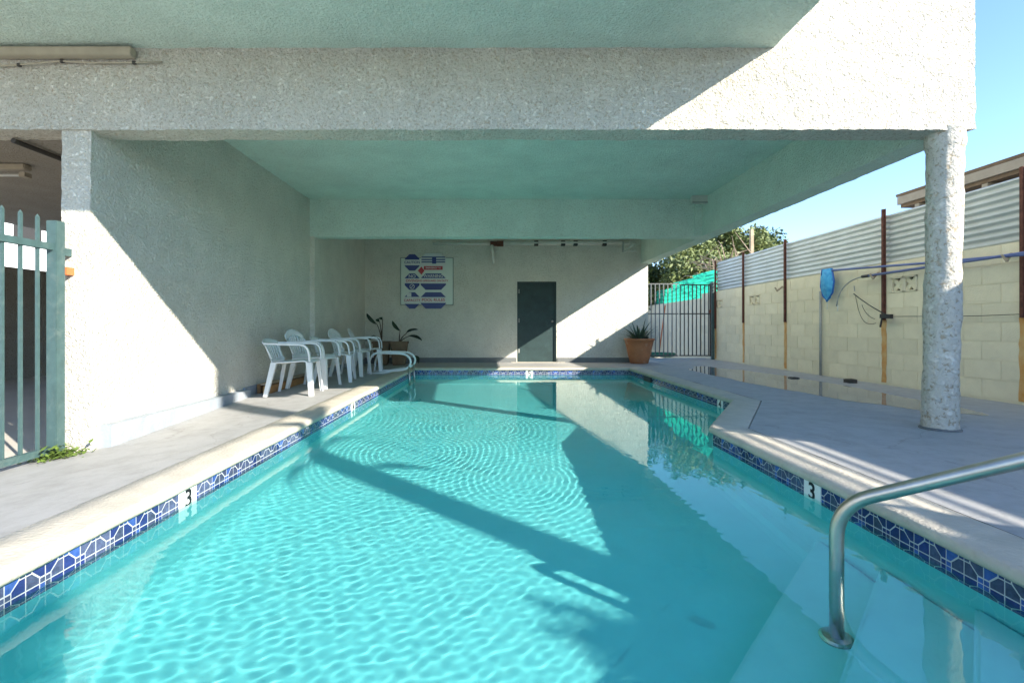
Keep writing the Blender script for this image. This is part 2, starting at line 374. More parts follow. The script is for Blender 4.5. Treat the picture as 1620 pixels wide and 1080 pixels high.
# tiles: 6 inch tiles cast as a mosaic of cut pieces round an octagon
TS = 0.1524
def tile_mesh(seed):
    rg = random.Random(seed); mb = MB()
    quad = [[(0.0115,0.0115),(0.339,0.0115),(0.339,0.15),(0.15,0.339),(0.0115,0.339)],
            [(0.363,0.0115),(0.4885,0.0115),(0.4885,0.125),(0.363,0.125)],
            [(0.0115,0.363),(0.135,0.363),(0.135,0.4885),(0.0115,0.4885)],
            [(0.167,0.375),(0.375,0.157),(0.4885,0.157),(0.4885,0.4885),(0.167,0.4885)]]
    for sx in (-1,1):
        for sy in (-1,1):
            for qi, q in enumerate(quad):
                pts = [(sx*a*TS, sy*b*TS) for a,b in q]
                if sx*sy < 0: pts = pts[::-1]
                mb.k = rg.choice([0,1,1,0,2]) if qi != 0 else rg.choice([0,1,1])
                n = len(pts); d = 0.0013; i_ = 0
                cx = sum(p[0] for p in pts)/n; cz = sum(p[1] for p in pts)/n
                top = [(p[0]+(cx-p[0])*0.05, -d, p[1]+(cz-p[1])*0.05) for p in pts]
                mb.add([(p[0],0.001,p[1]) for p in pts] + top,
                       [tuple(range(n,2*n))] + [(i,(i+1)%n,n+(i+1)%n,n+i) for i in range(n)])
    mb.k = 3
    return mb.mesh('tile', [M['tile_deep'], M['tile_slate'], M['tile_bright']])
TM = [tile_mesh(i) for i in range(6)]
def flat_tile():
    mb = MB(); h = TS*0.492
    mb.add([(-h,0.001,-h),(h,0.001,-h),(h,0.001,h),(-h,0.001,h),(-h*.98,-0.004,-h*.98),(h*.98,-0.004,-h*.98),(h*.98,-0.004,h*.98),(-h*.98,-0.004,h*.98)],
           [(4,5,6,7),(0,1,5,4),(1,2,6,5),(2,3,7,6),(3,0,4,7)]); return mb.mesh('depth_marker', M['marker_white'])
FM = flat_tile()
def text_mesh(s, size, m, depth=0.001, bold=0.0):
    c = bpy.data.curves.new('txt', 'FONT'); c.body = s; c.size = size; c.align_x = 'CENTER'; c.align_y = 'CENTER'
    c.extrude = depth; c.offset = bold
    o = bpy.data.objects.new('txt', c); COL.objects.link(o)
    dg = bpy.context.evaluated_depsgraph_get(); me = bpy.data.meshes.new_from_object(o.evaluated_get(dg))
    bpy.data.objects.remove(o); bpy.data.curves.remove(c)
    me.materials.clear(); me.materials.append(m); return me
zt = -0.055 - TS/2
def edge_tiles(a, b, marks):
    a = Vector(a); b = Vector(b); L = (b-a).length; n = max(1, round(L/TS)); st = L/n; d = (b-a)/L
    ang = math.atan2(d.y, d.x)        # tile local x runs along the edge, local -y faces the pool
    for i in range(n):
        c = a + d*st*(i+0.5); mk = None
        for (pos, ch) in marks:
            if abs((i+0.5)*st - pos) < st/2: mk = ch
        o = link('depth_marker' if mk else 'tile', FM if mk else random.choice(TM), pool_o, (c.x, c.y, zt), (0,0,ang))
        o.scale = (st/TS, 1, 1); o.cycles.is_caustics_receiver = True
        if mk:
            t = link('numeral', text_mesh(mk, 0.135, M['black'], 0.001, 0.0025), o, (0,-0.0052,0.012), (R(90),0,0))
edge_tiles(POOL[0], POOL[1], [(2.62-.45,'3'),(5.73-.45,'4')])
edge_tiles(POOL[1], POOL[2], [(0.60+1.708,'5')])
edge_tiles(POOL[2], POOL[3], [(9.95-5.87,'4')])
edge_tiles(POOL[3], POOL[4], [])
edge_tiles(POOL[4], POOL[5], [(4.05-2.74,'3')])
edge_tiles(POOL[5], POOL[0], [])
# skimmer mouth in the right wall
sk = MB(); sk.box(2.715,2.75,8.55,8.95,-0.185,-0.06); sk.build('skimmer_mouth', M['rubber'], pool_o)
# corner steps
for c, zt_ in ((-0.92,-0.148-0.60),(-0.47,-0.148-0.40),(-0.02,-0.148-0.20)):
    st = MB(); poly = [(1.811, 1.812-c), (1.811, 0.451), (0.45+c, 0.451)]
    st.prism(poly, -1.2, zt_)
    o = st.build('step', M['step'], pool_o, bevel=0.015); o.cycles.is_caustics_receiver = True

# coping: poured concrete with a rounded nose
cp = MB(); prof = [(0.004,-0.056),(-0.024,-0.056),(-0.034,-0.044),(-0.037,-0.028),(-0.032,-0.012),(-0.018,-0.003),(0.004,0.0),(0.13,0.003),(0.245,0.0),(0.252,-0.008),(0.254,-0.1)]
V_ = []
for (o_, z_) in prof:
    for p in ringpts(o_):
        q = Vector((p.x,p.y,z_)); a = 0.004 if z_ > -0.09 else 0
        q += noise.noise_vector(q*7)*a + Vector((0,0,noise.noise(Vector((p.x,p.y,0))*1.1)*0.006))
        V_.append(q)
NR = len(ringpts(0)); F_ = []
for j in range(len(prof)-1):
    for i in range(NR): F_.append((j*NR+i, j*NR+(i+1)%NR, (j+1)*NR+(i+1)%NR, (j+1)*NR+i))
cp.add(V_, F_)
struct(cp.build('coping', M['coping'], smooth=True))

# water: a wavy interface with real relief
def water_height(X, Y):
    rg = np.random.RandomState(5); H = np.zeros_like(X)
    env = 0.6+0.4*np.sin(0.9*X+0.5*Y+1.0)*np.sin(0.7*Y-0.6*X)
    for i in range(56):
        lam = 0.042*(4.0**rg.rand()**1.3); th = np.pi/2+0.35+0.55*rg.randn(); ph = rg.rand()*6.28
        k = 2*np.pi/lam; sl_ = 0.00105*(0.7+0.6*rg.rand())*(1.0 if lam < 0.09 else 0.55)
        H += env*sl_/k*np.sin(k*(X*np.cos(th)+Y*np.sin(th)) + ph + 0.9*np.sin(1.3*X+0.9*Y+i))
    # two slow wave trains that cross the near end
    for (th, lam, am) in ((0.55,0.10,0.0035),(0.35,0.075,0.003),(0.8,0.085,0.0025)):
        k = 2*np.pi/lam
        H += am/k*np.sin(k*(X*np.cos(th)+Y*np.sin(th))+1.2*np.sin(0.8*X+1.1*Y))*np.exp(-((X+0.9)/1.6)**2-((Y-1.6)/1.7)**2)
    for (cx, cy, lam, am, w_) in ((0.45,5.2,0.066,0.009,1.0),(-0.2,4.2,0.06,0.010,1.2),(0.8,3.5,0.055,0.010,0.9),(-2.2,5.5,0.07,0.008,2.0),(3.4,3.8,0.075,0.010,2.2)):
        r = np.sqrt((X-cx)**2+((Y-cy)*0.8)**2); k = 2*np.pi/lam
        H += am/k*np.sin(k*r+2.2*np.sin(X*2+1.3*Y+cx)+1.3*np.sin(5*X-3*Y+cy)+0.7*np.sin(9*X+7*Y))*np.exp(-(r/w_)**2)*(1-np.exp(-(r/0.25)**2))
    return H
wx = np.concatenate([np.arange(-1.73, 2.80, 0.0095), np.linspace(2.83, 4.6, 30)]); wy = np.concatenate([np.linspace(-1.3, 0.36, 30), np.arange(0.40, 5.5, 0.0090), np.arange(5.5, 10.0, 0.0125)])  # flat margin added unseen under the decks so sunlight resolves on the floor
GX, GY = np.meshgrid(wx, wy)
RX = np.where(GY <= 4.05, Rn, np.where(GY >= 5.55, Rf, Rn+(Rf-Rn)*(GY-4.05)/1.5)) + 0.05
GH = WATER + water_height(GX, GY)*np.clip((RX+0.15-GX)/0.1, 0, 1)*np.clip((GY-0.30)/0.08, 0, 1)
nx, ny = len(wx), len(wy)
idx = np.arange(nx*ny).reshape(ny, nx)
q = np.stack([idx[:-1,:-1], idx[:-1,1:], idx[1:,1:], idx[1:,:-1]], -1).reshape(-1,4)
co = np.stack([GX.ravel(), GY.ravel(), GH.ravel()], -1)
wm = bpy.data.meshes.new('pool_water')
wm.vertices.add(len(co)); wm.vertices.foreach_set('co', co.astype(np.float32).ravel())
wm.loops.add(q.size); wm.loops.foreach_set('vertex_index', q.ravel().astype(np.int32))
wm.polygons.add(len(q)); wm.polygons.foreach_set('loop_start', np.arange(0, q.size, 4, dtype=np.int32))
wm.update(calc_edges=True); wm.validate()
wm.polygons.foreach_set('use_smooth', [True]*len(wm.polygons)); wm.update()
mw = bpy.data.materials.new('pool_water'); mw.use_nodes = True
nn = mw.node_tree.nodes; nn.remove(nn['Principled BSDF'])
gl = nn.new('ShaderNodeBsdfGlass'); gl.inputs['IOR'].default_value = 1.333; gl.inputs['Roughness'].default_value = 0.0
gl.inputs['Color'].default_value = (0.88, 0.99, 0.96, 1)
mw.node_tree.links.new(gl.outputs[0], nn['Material Output'].inputs[0])
wm.materials.append(mw)
wo = struct(link('pool_water', wm)); wo.cycles.is_caustics_caster = True

# deck slabs
def zl(y):        # level of the left deck at the wall
    if y < 3.9: return -0.195
    if y < 6.2: return -0.195 + (y-3.9)/2.3*0.13
    return -0.065 + min(1,(y-6.2)/5.7)*0.035
dk = MB(); rows = []
for y in np.linspace(-6, 10.23, 60):
    rows.append([(-3.60+(1.638)*t/6, y, (zl(y)*(1-t/6)**1.0 + (-0.035)*(t/6))) for t in range(7)])
dk.grid(rows); struct(dk.build('deck_left', M['deck'], smooth=True))
db = MB(); db.grid([[(x, y, (0.0 if x > -1.96 else 0) - 0.004 - 0.028*(y-10.215)/1.7 - (0.03 if x < -1.97 else 0)) for x in (-3.6,-2.8,-1.98,-1.96,0,1.5,3.0,3.9)] for y in (10.217,11.0,12.2)])
struct(db.build('deck_back', M['deck']))
dr = MB()
OC = offset(POOL, 0.262)
pr = [(OC[5][0],-6),(OC[5][0],OC[4][1]),(OC[3][0],OC[3][1]),(OC[2][0],10.217),(3.9,10.2168),(3.9,13.2),(5.66,13.2),(5.66,-6)]
dr.add([(x,y,-0.004) for x,y in pr], [tuple(range(len(pr)))])
struct(dr.build('deck_right', M['deck']))
dn = MB(); dn.add([(x,y,-0.006) for x,y in [(-1.975,-6),(OC[5][0]-0.004,-6),(OC[5][0]-0.004,OC[5][1]),(-1.975,OC[5][1])]], [(0,1,2,3)])
struct(dn.build('deck_near', M['deck']))
# thin standing puddle on the right deck
pd = MB(); pts = []
for k in range(64):
    a = 2*math.pi*k/64; rr = 1+0.22*noise.noise(Vector((math.cos(a)*1.6,math.sin(a)*1.6,3)))+0.1*noise.noise(Vector((math.cos(a)*5,math.sin(a)*5,1)))
    pts.append((4.35+0.62*rr*math.cos(a)-0.10*math.sin(a), 7.6+2.7*rr*math.sin(a), -0.0015))
pd.add(pts, [tuple(range(64))])
mp = mat('puddle_water', (0.20,0.21,0.22), 0.03, spec=0.5)
struct(pd.build('puddle', mp))

# ------------------------------------------------------------------ the building over the pool
B = thing('apartment_building', 'cream stucco building raised on beams and a column over the pool', 'building', (0,3.85,0))
def bpart(mb, name, m, parent=B, **kw):
    o = mb.build(name, m, parent, **kw)
    o.matrix_parent_inverse = parent.matrix_world.inverted() if parent is not B else Matrix.Translation((0,-3.85,0))
    return o
CEIL = 3.05; BEAM = 2.40; BACK = 11.9
bpart(rough_box(-9.5,3.81,3.85,4.07,BEAM,5.0,0.03,0.0085,13.0,skip='x'), 'front_beam', M['stucco'], merge=1e-4)
bpart(rough_box(-9.5,3.81,3.85,4.07,5.0,6.4,0.08,0.006,skip='YxZz'), 'upper_wall', M['stucco'], merge=1e-4)
bpart(rough_box(-9.5,2.20,2.27,3.86,CEIL,CEIL+0.24,0.05,0.005,skip='Y'), 'balcony_slab', M['stucco_pool_tint'], merge=1e-4)
bpart(MB().box(-9.5,2.05,2.31,2.41,CEIL+0.23,CEIL+1.2), 'balcony_parapet', M['stucco'])
bpart(rough_box(-3.48,-3.25,3.87,8.42,-0.30,CEIL,0.045,0.006,skip='zZ'), 'side_wall', M['stucco_wall'], merge=1e-4)
bpart(rough_box(-3.48,-3.25,8.42,BACK+0.2,-0.30,CEIL,0.09,0.005,skip='zZ'), 'side_wall', M['stucco_wall'], merge=1e-4)
bpart(rough_box(-3.3,-3.165,8.40,8.63,-0.30,BEAM+0.01,0.06,0.005,skip='zZ'), 'pilaster', M['stucco_wall'], merge=1e-4)
bpart(rough_box(-3.26,3.56,8.40,8.62,BEAM,CEIL,0.06,0.006), 'cross_beam', M['stucco_pool_tint'], merge=1e-4)
bpart(rough_box(3.55,3.81,4.06,BACK+0.19,BEAM,CEIL,0.045,0.006,skip='y'), 'edge_beam', M['stucco_pool_tint'], merge=1e-4)
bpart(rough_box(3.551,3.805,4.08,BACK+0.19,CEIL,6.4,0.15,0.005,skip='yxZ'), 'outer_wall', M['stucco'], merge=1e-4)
bpart(MB().box(-9.5,3.56,4.06,BACK+0.2,CEIL+0.001,CEIL+0.25), 'ceiling', M['stucco_pool_tint'])
bpart(MB().box(-9.5,3.8,3.9,BACK+0.2,6.4,6.6), 'roof', M['roof'])
# back wall with a door opening
DX0, DX1, DZ = 0.50, 1.465, 1.955
bw = MB()
bw.box(-3.3,DX0,BACK,BACK+0.18,-0.3,CEIL); bw.box(DX1,3.72,BACK,BACK+0.18,-0.3,CEIL); bw.box(DX0,DX1,BACK,BACK+0.18,DZ,CEIL)
bpart(bw, 'back_wall', M['stucco_wall'])
bpart(MB().box(-3.24,DX0-0.02,BACK-0.02,BACK+0.01,-0.06,0.085), 'baseboard', M['base_dark'], bevel=0.004)
bpart(MB().box(DX1+0.02,3.70,BACK-0.02,BACK+0.01,-0.06,0.085), 'baseboard', M['base_dark'], bevel=0.004)
bpart(rough_box(-3.26,-3.15,3.95,6.2,-0.30,0.03,0.05,0.005,skip='zx'), 'plinth', M['plinth_grey'], merge=1e-4)
bpart(MB().box(-3.26,-3.225,6.2,BACK,-0.30,0.055), 'baseboard', M['plinth_grey'])
dfr = MB(); dfr.box(DX0,DX0+0.035,BACK+0.02,BACK+0.14,-0.05,DZ); dfr.box(DX1-0.035,DX1,BACK+0.02,BACK+0.14,-0.05,DZ); dfr.box(DX0,DX1,BACK+0.02,BACK+0.14,DZ-0.035,DZ)
bpart(dfr, 'door_frame', M['door'])
door = bpart(MB().box(DX0+0.035,DX1-0.035,BACK+0.06,BACK+0.11,-0.02,DZ-0.035), 'door', M['door'])
for z in (0.25,1.0,1.72):
    hg = MB().box(DX0+0.030,DX0+0.06,BACK+0.050,BACK+0.0595,z-0.05,z+0.05).build('hinge', M['grey_pipe'], door)
kn = MB(); kn.lathe([(0.008,0),(0.01,0.03),(0.026,0.04),(0.03,0.055),(0.022,0.07),(0.004,0.074)], 14)
ko = kn.build('handle', M['chrome'], door, (DX1-0.10,BACK+0.06,0.98), (R(90),0,0), smooth=True); ko.matrix_parent_inverse = Matrix.Identity(4)
bpart(MB().box(DX0-0.15,DX1+0.2,BACK-0.16,BACK+0.14,-0.05,-0.022), 'door_sill', M['coping'])
# round column, leaning a touch, lumpy plaster
cl = MB(); rows = []
for j in range(62):
    z = -0.03 + (BEAM+0.06)*j/61; t = j/61; row = []
    for k in range(41):
        a = 2*math.pi*k/40; r = 0.116 + (0.014 if j > 57 else 0) + (0.006 if j < 2 else 0)
        p = Vector((3.625+0.04*t + r*math.cos(a), 3.955 + r*math.sin(a), z))
        s3 = Vector((3.625+0.04*t + r*math.cos(2*math.pi*(k%40)/40), 3.955 + r*math.sin(2*math.pi*(k%40)/40), z))
        e = noise.noise(s3*9)*0.008 + noise.noise(s3*26)*0.005 + noise.noise(s3*2.5)*0.008 + 0.006*max(0.0, noise.noise(s3*14)-0.15)
        row.append(p + Vector((math.cos(a),math.sin(a),0))*e)
    rows.append(row)
bpart(MB().lathe([(0.135,-0.03),(0.136,0.006),(0.122,0.014),(0.10,0.015)],32,(3.625,3.955,0)), 'column_joint', M['base_dark'])
cl.grid(rows); bpart(cl, 'column', M['stucco_column'], smooth=True, merge=1e-5)
# haunch under the joint of the beams, junction box and pipes
bpart(rough_box(3.42,3.56,8.36,8.62,BEAM+0.01,CEIL-0.08,0.06,0.005), 'haunch', M['stucco_pool_tint'], merge=1e-4)
jb = thing('junction_box', 'small flat box fixed to the stucco ceiling beside the right beam', 'junction box', (3.5,8.2,2.98))
MB().box(-0.20,0.14,-0.05,0.05,-0.055,0.07).build('box', M['pipe_paint'], jb, bevel=0.008)
MB().box(-0.205,0.145,-0.058,-0.051,-0.06,-0.035).build('lid', M['grey_pipe'], jb)
# pipe run along the top of the back wall
pipe = thing('pipe_run', 'painted water pipe running along the top of the back wall', 'pipe', (0,11.7,2.85))
MB().tube([(-1.55,0,0),(-0.15,0,0)],0.035,10).build('pipe', M['pipe_paint'], pipe, smooth=True)
MB().tube([(0.12,0,0.01),(3.2,0,0.03)],0.055,10).build('pipe', M['pipe_paint'], pipe, smooth=True)
MB().tube([(-0.16,0,0),(0.02,0,0)],0.06,12).build('coupling', M['rust'], pipe)
MB().box(0.0,0.16,-0.06,0.06,-0.06,0.06).build('valve_box', M['rust'], pipe)
MB().tube([(-0.12,0,-0.02),(-0.12,-0.01,-0.18),(-0.09,-0.01,-0.36),(-0.08,0.05,-0.46)],[0.05,0.05,0.035,0.03],10).build('drop_pipe', M['pipe_paint'], pipe, smooth=True)
for x in (0.9,1.55,1.85,2.55): MB().box(x,x+0.1,-0.05,0.05,-0.05,0.07).build('hanger', M['gate_dark'], pipe)
br = thing('wall_bracket', 'small metal bracket hanging under the beam at the back right', 'bracket', (3.05,11.2,2.62))
MB().bar((-0.1,0,-0.02),(0.16,0,0.14),0.03,0.03).build('arm', M['pipe_paint'], br)
MB().bar((-0.14,0,-0.03),(0.2,0,-0.03),0.03,0.025).build('foot', M['pipe_paint'], br)
MB().bar((-0.13,0,-0.05),(-0.13,0,0.2),0.03,0.03).build('hook', M['grey_pipe'], br)

# ------------------------------------------------------------------ carport seen past the left wall
CP = thing('carport', 'dim carport under the building behind the green gate', 'carport', (-7,5,-0.2))
def cpart(mb, name, m, **kw):
    o = mb.build(name, m, CP, **kw); o.matrix_parent_inverse = Matrix.Translation((7,-5,0.2)); return o
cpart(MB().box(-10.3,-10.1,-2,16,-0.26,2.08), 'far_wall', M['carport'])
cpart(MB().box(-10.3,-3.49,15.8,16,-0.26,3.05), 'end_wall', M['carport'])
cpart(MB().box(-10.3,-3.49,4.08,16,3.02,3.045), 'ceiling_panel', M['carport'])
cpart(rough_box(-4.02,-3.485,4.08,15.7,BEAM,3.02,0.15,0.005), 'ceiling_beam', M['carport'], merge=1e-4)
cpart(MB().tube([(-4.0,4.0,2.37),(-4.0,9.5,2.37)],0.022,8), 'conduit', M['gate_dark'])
cpart(MB().box(-4.06,-3.95,5.0,5.1,2.31,2.42), 'conduit_box', M['gate_dark'])
fx = thing('ceiling_light', 'slim fluorescent light fitting on the carport ceiling', 'light fitting', (-7.0,6.5,2.90))
MB().box(-0.75,0.70,-0.06,0.06,0.04,0.11).build('housing', M['fixture'], fx, bevel=0.01)
MB().tube([(-0.70,0,-0.03),(0.62,0,-0.03)],0.02,8).build('tube', M['pvc'], fx, smooth=True)
MB().box(0.62,0.70,-0.05,0.05,-0.06,0.0).build('socket', M['fixture'], fx)
nb = thing('neighbour_building', 'plain white sunlit building far beyond the carport opening', 'building', (-26,12,-0.26))
MB().box(-3,0,-25,25,0,9).build('wall', M['white_wall'], nb)
for y in (-18,-10,14,20): MB().box(-0.02,0.02,y,y+1.6,5.6,7.0).build('window', M['gate_dark'], nb)

# batten and cables at the top left of the front beam
bt = tag(MB().box(-1.3,0.0,-0.075,-0.012,-0.035,0.035).build('light_batten', M['fixture'], None, (-2.86,3.85,2.985), bevel=0.006), 'long tan batten fixed in the corner of the beam and ceiling', 'batten')
cb = thing('cable', 'loose thin cable pinned along the front beam below the batten', 'cable', (-3.5,3.83,2.93))
MB().tube([(-0.7,0,-0.05),(-0.3,-0.005,-0.03),(0.05,-0.005,0.0),(0.3,-0.004,-0.012),(0.62,-0.004,-0.012),(0.85,-0.003,-0.005)],0.007,6).build('cord', M['fixture'], cb, smooth=True)
for x,z in ((-0.28,-0.03),(0.06,0.0),(0.63,-0.012)): MB().box(x-0.012,x+0.012,-0.012,0.006,z-0.012,z+0.012).build('clip', M['gate_dark'], cb)

# ------------------------------------------------------------------ green picket gate on the left
def copy_tree(o, parent=None):
    c = o.copy(); COL.objects.link(c); c.parent = parent
    for ch in o.children: copy_tree(ch, c)
    return c
G = thing('picket_gate', 'green painted steel picket gate closing the carport on the left', 'gate', (-3.43,3.72,-0.19))
pk = MB(); pk.box(-0.0095,0.0095,-0.0095,0.0095,0.06,1.84)
pk.add([(-.0095,-.0095,1.84),(.0095,-.0095,1.84),(.0095,.0095,1.84),(-.0095,.0095,1.84),(0,0,1.865)], [(0,1,4),(1,2,4),(2,3,4),(3,0,4)])
pkm = pk.mesh('picket', M['gate_green'])
for i in range(26): link('picket', pkm, G, (0,-0.11-0.13*i,0))
MB().box(-0.02,0.02,-3.5,0.0,1.61,1.66).build('rail', M['gate_green'], G)
MB().box(-0.02,0.02,-3.5,-0.0,0.05,0.10).build('rail', M['gate_green'], G)
po = MB().box(-0.04,0.04,0.0,0.08,-0.02,1.84).build('post', M['gate_green'], G, bevel=0.004)
MB().box(-0.02,0.03,0.08,0.17,1.58,1.64).build('hinge', M['gate_green'], G)
MB().box(-0.02,0.05,0.08,0.17,1.43,1.49).build('hinge', M['orange'], G, )

# weeds by the gate post
wd = MB(); rg = random.Random(3)
for i in range(520):
    c = Vector((-3.37+rg.gauss(0,0.09), 3.70+rg.gauss(0,0.075), -0.19+abs(rg.gauss(0,0.045))))
    a = rg.random()*6.28; l = 0.012+rg.random()*0.022; d = Vector((math.cos(a),math.sin(a),rg.uniform(-0.1,0.8)))*l; p = Vector((-math.sin(a),math.cos(a),0.2))*l*0.5
    wd.add([c-d*0.3, c+p+d*0.4, c+d*1.3, c-p+d*0.4], [(0,1,2,3)])
wt = thing('weed', 'bright green weed growing at the foot of the green gate post', 'plant', (-3.4,3.7,-0.19))
wo_ = wd.build('foliage', M['weed'], wt); wo_.matrix_parent_inverse = Matrix.Translation((3.4,-3.7,0.19))
for i in range(9):
    a = rg.random()*6.28; MB().tube([(0,0,0),(0.03*math.cos(a),0.03*math.sin(a),0.04),(0.09*math.cos(a),0.09*math.sin(a),0.05)],[0.003,0.0025,0.001],5).build('stem', M['weed'], wt)

# ------------------------------------------------------------------ block wall, corrugated sheets, posts
WX = 5.63; CH = 0.2165; BL = 0.43; Z0 = 0.018
W = thing('block_wall', 'cream painted concrete block wall along the right side of the deck', 'wall', (WX,9,0))
def wpart(name, me, loc, rot=(0,0,0)): return link(name, me, W, (loc[0]-WX, loc[1]-9, loc[2]), rot)
bk = MB(); bk.box(-0.0035,0.05,-BL/2+0.004,BL/2-0.003,-CH/2+0.0025,CH/2-0.0025); bkm = bk.mesh('block', M['block'], bevel=0.002)
hb = MB(); hb.box(-0.0035,0.05,-BL/4+0.004,BL/4-0.004,-CH/2+0.0035,CH/2-0.0025); hbm = hb.mesh('block', M['block'], bevel=0.002)
def vent_mesh():
    mb = MB(); h = CH/2-0.003; 
    for s_ in (-1,1):
        c = s_*BL/4; hw = BL/4-0.004
        for (y0,y1,z0,z1) in ((c-hw,c-hw+0.02,-h,h),(c+hw-0.02,c+hw,-h,h),(c-hw,c+hw,-h,-h+0.018),(c-hw,c+hw,h-0.018,h)): mb.box(-0.014,0.06,y0,y1,z0,z1)
        mb.bar((0.022,c-hw+0.01,-h+0.01),(0.022,c+hw-0.01,h-0.01),0.06,0.028,(1,0,0)); mb.bar((0.024,c-hw+0.01,h-0.01),(0.024,c+hw-0.01,-h+0.01),0.06,0.028,(1,0,0))
    return mb.mesh('vent_block', M['block'])
vtm = vent_mesh()
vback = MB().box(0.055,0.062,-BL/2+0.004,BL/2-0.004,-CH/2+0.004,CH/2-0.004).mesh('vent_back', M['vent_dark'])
vents = (6.63, 10.42, 12.11)
Y_NEAR, Y_FAR = 4.75, 13.0
for r in range(8):
    z = Z0+CH*(r+0.5); y = Y_NEAR + (BL/2 if r % 2 else 0)
    if r % 2: wpart('block', hbm, (WX, Y_NEAR+BL/4, z))
    while y < Y_FAR:
        c = y+BL/2; v = (r == 6 and any(abs(c-q_) < BL/2 for q_ in vents))
        wpart('vent_block' if v else 'block', vtm if v else bkm, (WX, c, z))
        if v: wpart('vent_back', vback, (WX, c, z))
        y += BL
bkw = MB()
bkw.box(WX+0.002,WX+0.055,Y_NEAR,Y_FAR+0.3,-0.2,Z0+CH*6+0.004); bkw.box(WX+0.002,WX+0.055,Y_NEAR,Y_FAR+0.3,Z0+CH*7-0.004,Z0+CH*8)
prev = Y_NEAR
for c in [None]:
    pass
cs = []
y = Y_NEAR
while y < Y_FAR:
    c = y+BL/2
    if not any(abs(c-q_) < BL/2 for q_ in vents): bkw.box(WX+0.002,WX+0.055,y,y+BL,Z0+CH*6+0.004,Z0+CH*7-0.004)
    y += BL
bkw.box(WX+0.063,WX+0.19,Y_NEAR,Y_FAR+0.3,-0.2,Z0+CH*8)
o = bkw.build('mortar_core', M['mortar'], W); o.matrix_parent_inverse = Matrix.Translation((-WX,-9,0))
for (y0,y1,h) in ((-8,Y_NEAR-0.002,Z0+CH*8),(Y_FAR+0.3,20,Z0+CH*8-0.12)):
    o = MB().box(WX-0.01,WX+0.19,y0,y1,-0.2,h).build('wall_run', M['block'], W); o.matrix_parent_inverse = Matrix.Translation((-WX,-9,0))
# rust-stained posts and sheets
post_y = [12.42, 11.02, 9.42, 7.02, 5.16]
Fm = thing('corrugated_fence', 'white corrugated metal sheets bolted to rusty posts above the block wall', 'fence', (WX,9,1.77))
FI = Matrix.Translation((-WX,-9,-1.77))
def corr(y0, y1, z0, z1, m, x=WX+0.03, sag=0.0, name='corrugated_sheet', pitch=0.082, parent=Fm, inv=FI):
    mb = MB(); rows = []; nz = int((z1-z0)/pitch*8)
    for j in range(nz+1):
        z = z0+(z1-z0)*j/nz; xx = x + 0.017*math.sin(2*math.pi*(z-z0)/pitch)
        rows.append([(xx+0.012*noise.noise(Vector((y*1.1,z*0.4,x)))+0.004*noise.noise(Vector((y*4,z*2,x))), y, z+sag*math.sin((y-y0)/(y1-y0)*math.pi)+0.008*noise.noise(Vector((y*0.8,3,x)))) for y in np.linspace(y0,y1,14)])
    mb.grid(rows); o = mb.build(name, m, parent, smooth=True); o.matrix_parent_inverse = inv; return o
zb = Z0+CH*8-0.03
ed = [12.98]+post_y[1:]+[3.2]
corr(11.02-0.02,12.42,zb,2.50,M['sheet']); corr(9.42-0.03,11.02,zb+0.01,2.475,M['sheet'],x=WX+0.036)
corr(7.02-0.03,9.42,zb,2.46,M['sheet'],x=WX+0.030); corr(5.16-0.03,7.02,zb-0.005,2.455,M['sheet'],x=WX+0.037); corr(3.2,5.16,zb,2.50,M['sheet'],x=WX+0.03)
for i, (y0,y1) in enumerate(((0.9,3.2),(-2.9,-0.75),(-5.2,-2.9),(-8,-5.2))): corr(y0,y1,zb,2.44+0.01*i,M['sheet'],x=WX+0.03+0.004*(i%2))
corr(-0.75,0.9,2.46,2.55,M['sheet'],x=WX+0.034)
for k in range(4): 
    o = MB().box(WX+0.026,WX+0.032,-0.75,0.9,2.13+0.085*k,2.13+0.085*k+0.034).build('louvre', M['gate_dark'], Fm); o.matrix_parent_inverse = FI
o = MB().box(WX+0.01,WX+0.05,-0.75,0.9,zb,2.10).build('sheet_panel', M['sheet'], Fm); o.matrix_parent_inverse = FI
for y in post_y+[3.2,0.9,-0.75,-2.9]:
    z0_ = 0.93 if y < 12 else 0.80
    p = MB(); p.box(WX-0.036,WX-0.015,y-0.018,y+0.018,z0_,2.54); p.box(WX-0.0145,WX-0.011,y-0.040,y+0.018,z0_,2.54)
    o = p.build('post', M['rust'], Fm); o.matrix_parent_inverse = FI
for y in post_y:
    rg = random.Random(int(y*100)); poly = []
    w0 = 0.045
    zz = np.linspace(0.93 if y < 12 else 0.8, 0.03, 14)
    lft = [(y-w0*(0.8+0.4*rg.random())*(0.9 if i < 10 else 0.8), z) for i, z in enumerate(zz)]; rgt = [(y+w0*(0.8+0.4*rg.random()), z) for z in zz]
    st = MB(); st.grid([[(WX-0.0075, a[0], a[1]), (WX-0.0075, b[0], b[1])] for a, b in zip(lft, rgt)])
    o = st.build('rust_streak', M['rust_stain'], W); o.matrix_parent_inverse = Matrix.Translation((-WX,-9,0))
# green corrugated sheet beyond the gate
gs = thing('green_sheet_fence', 'bright green corrugated plastic sheet above the far wall behind the gate', 'fence', (5.7,14.5,1.6))
for (y0,y1,zt_) in ((12.5,14.0,2.32),(13.98,15.6,2.26),(15.58,17.2,2.12)):
    corr(y0,y1,1.50,zt_,M['sheet_green'],x=WX+0.05+0.004*(y0>13),parent=gs,inv=Matrix.Translation((-5.7,-14.5,-1.6)),pitch=0.12)

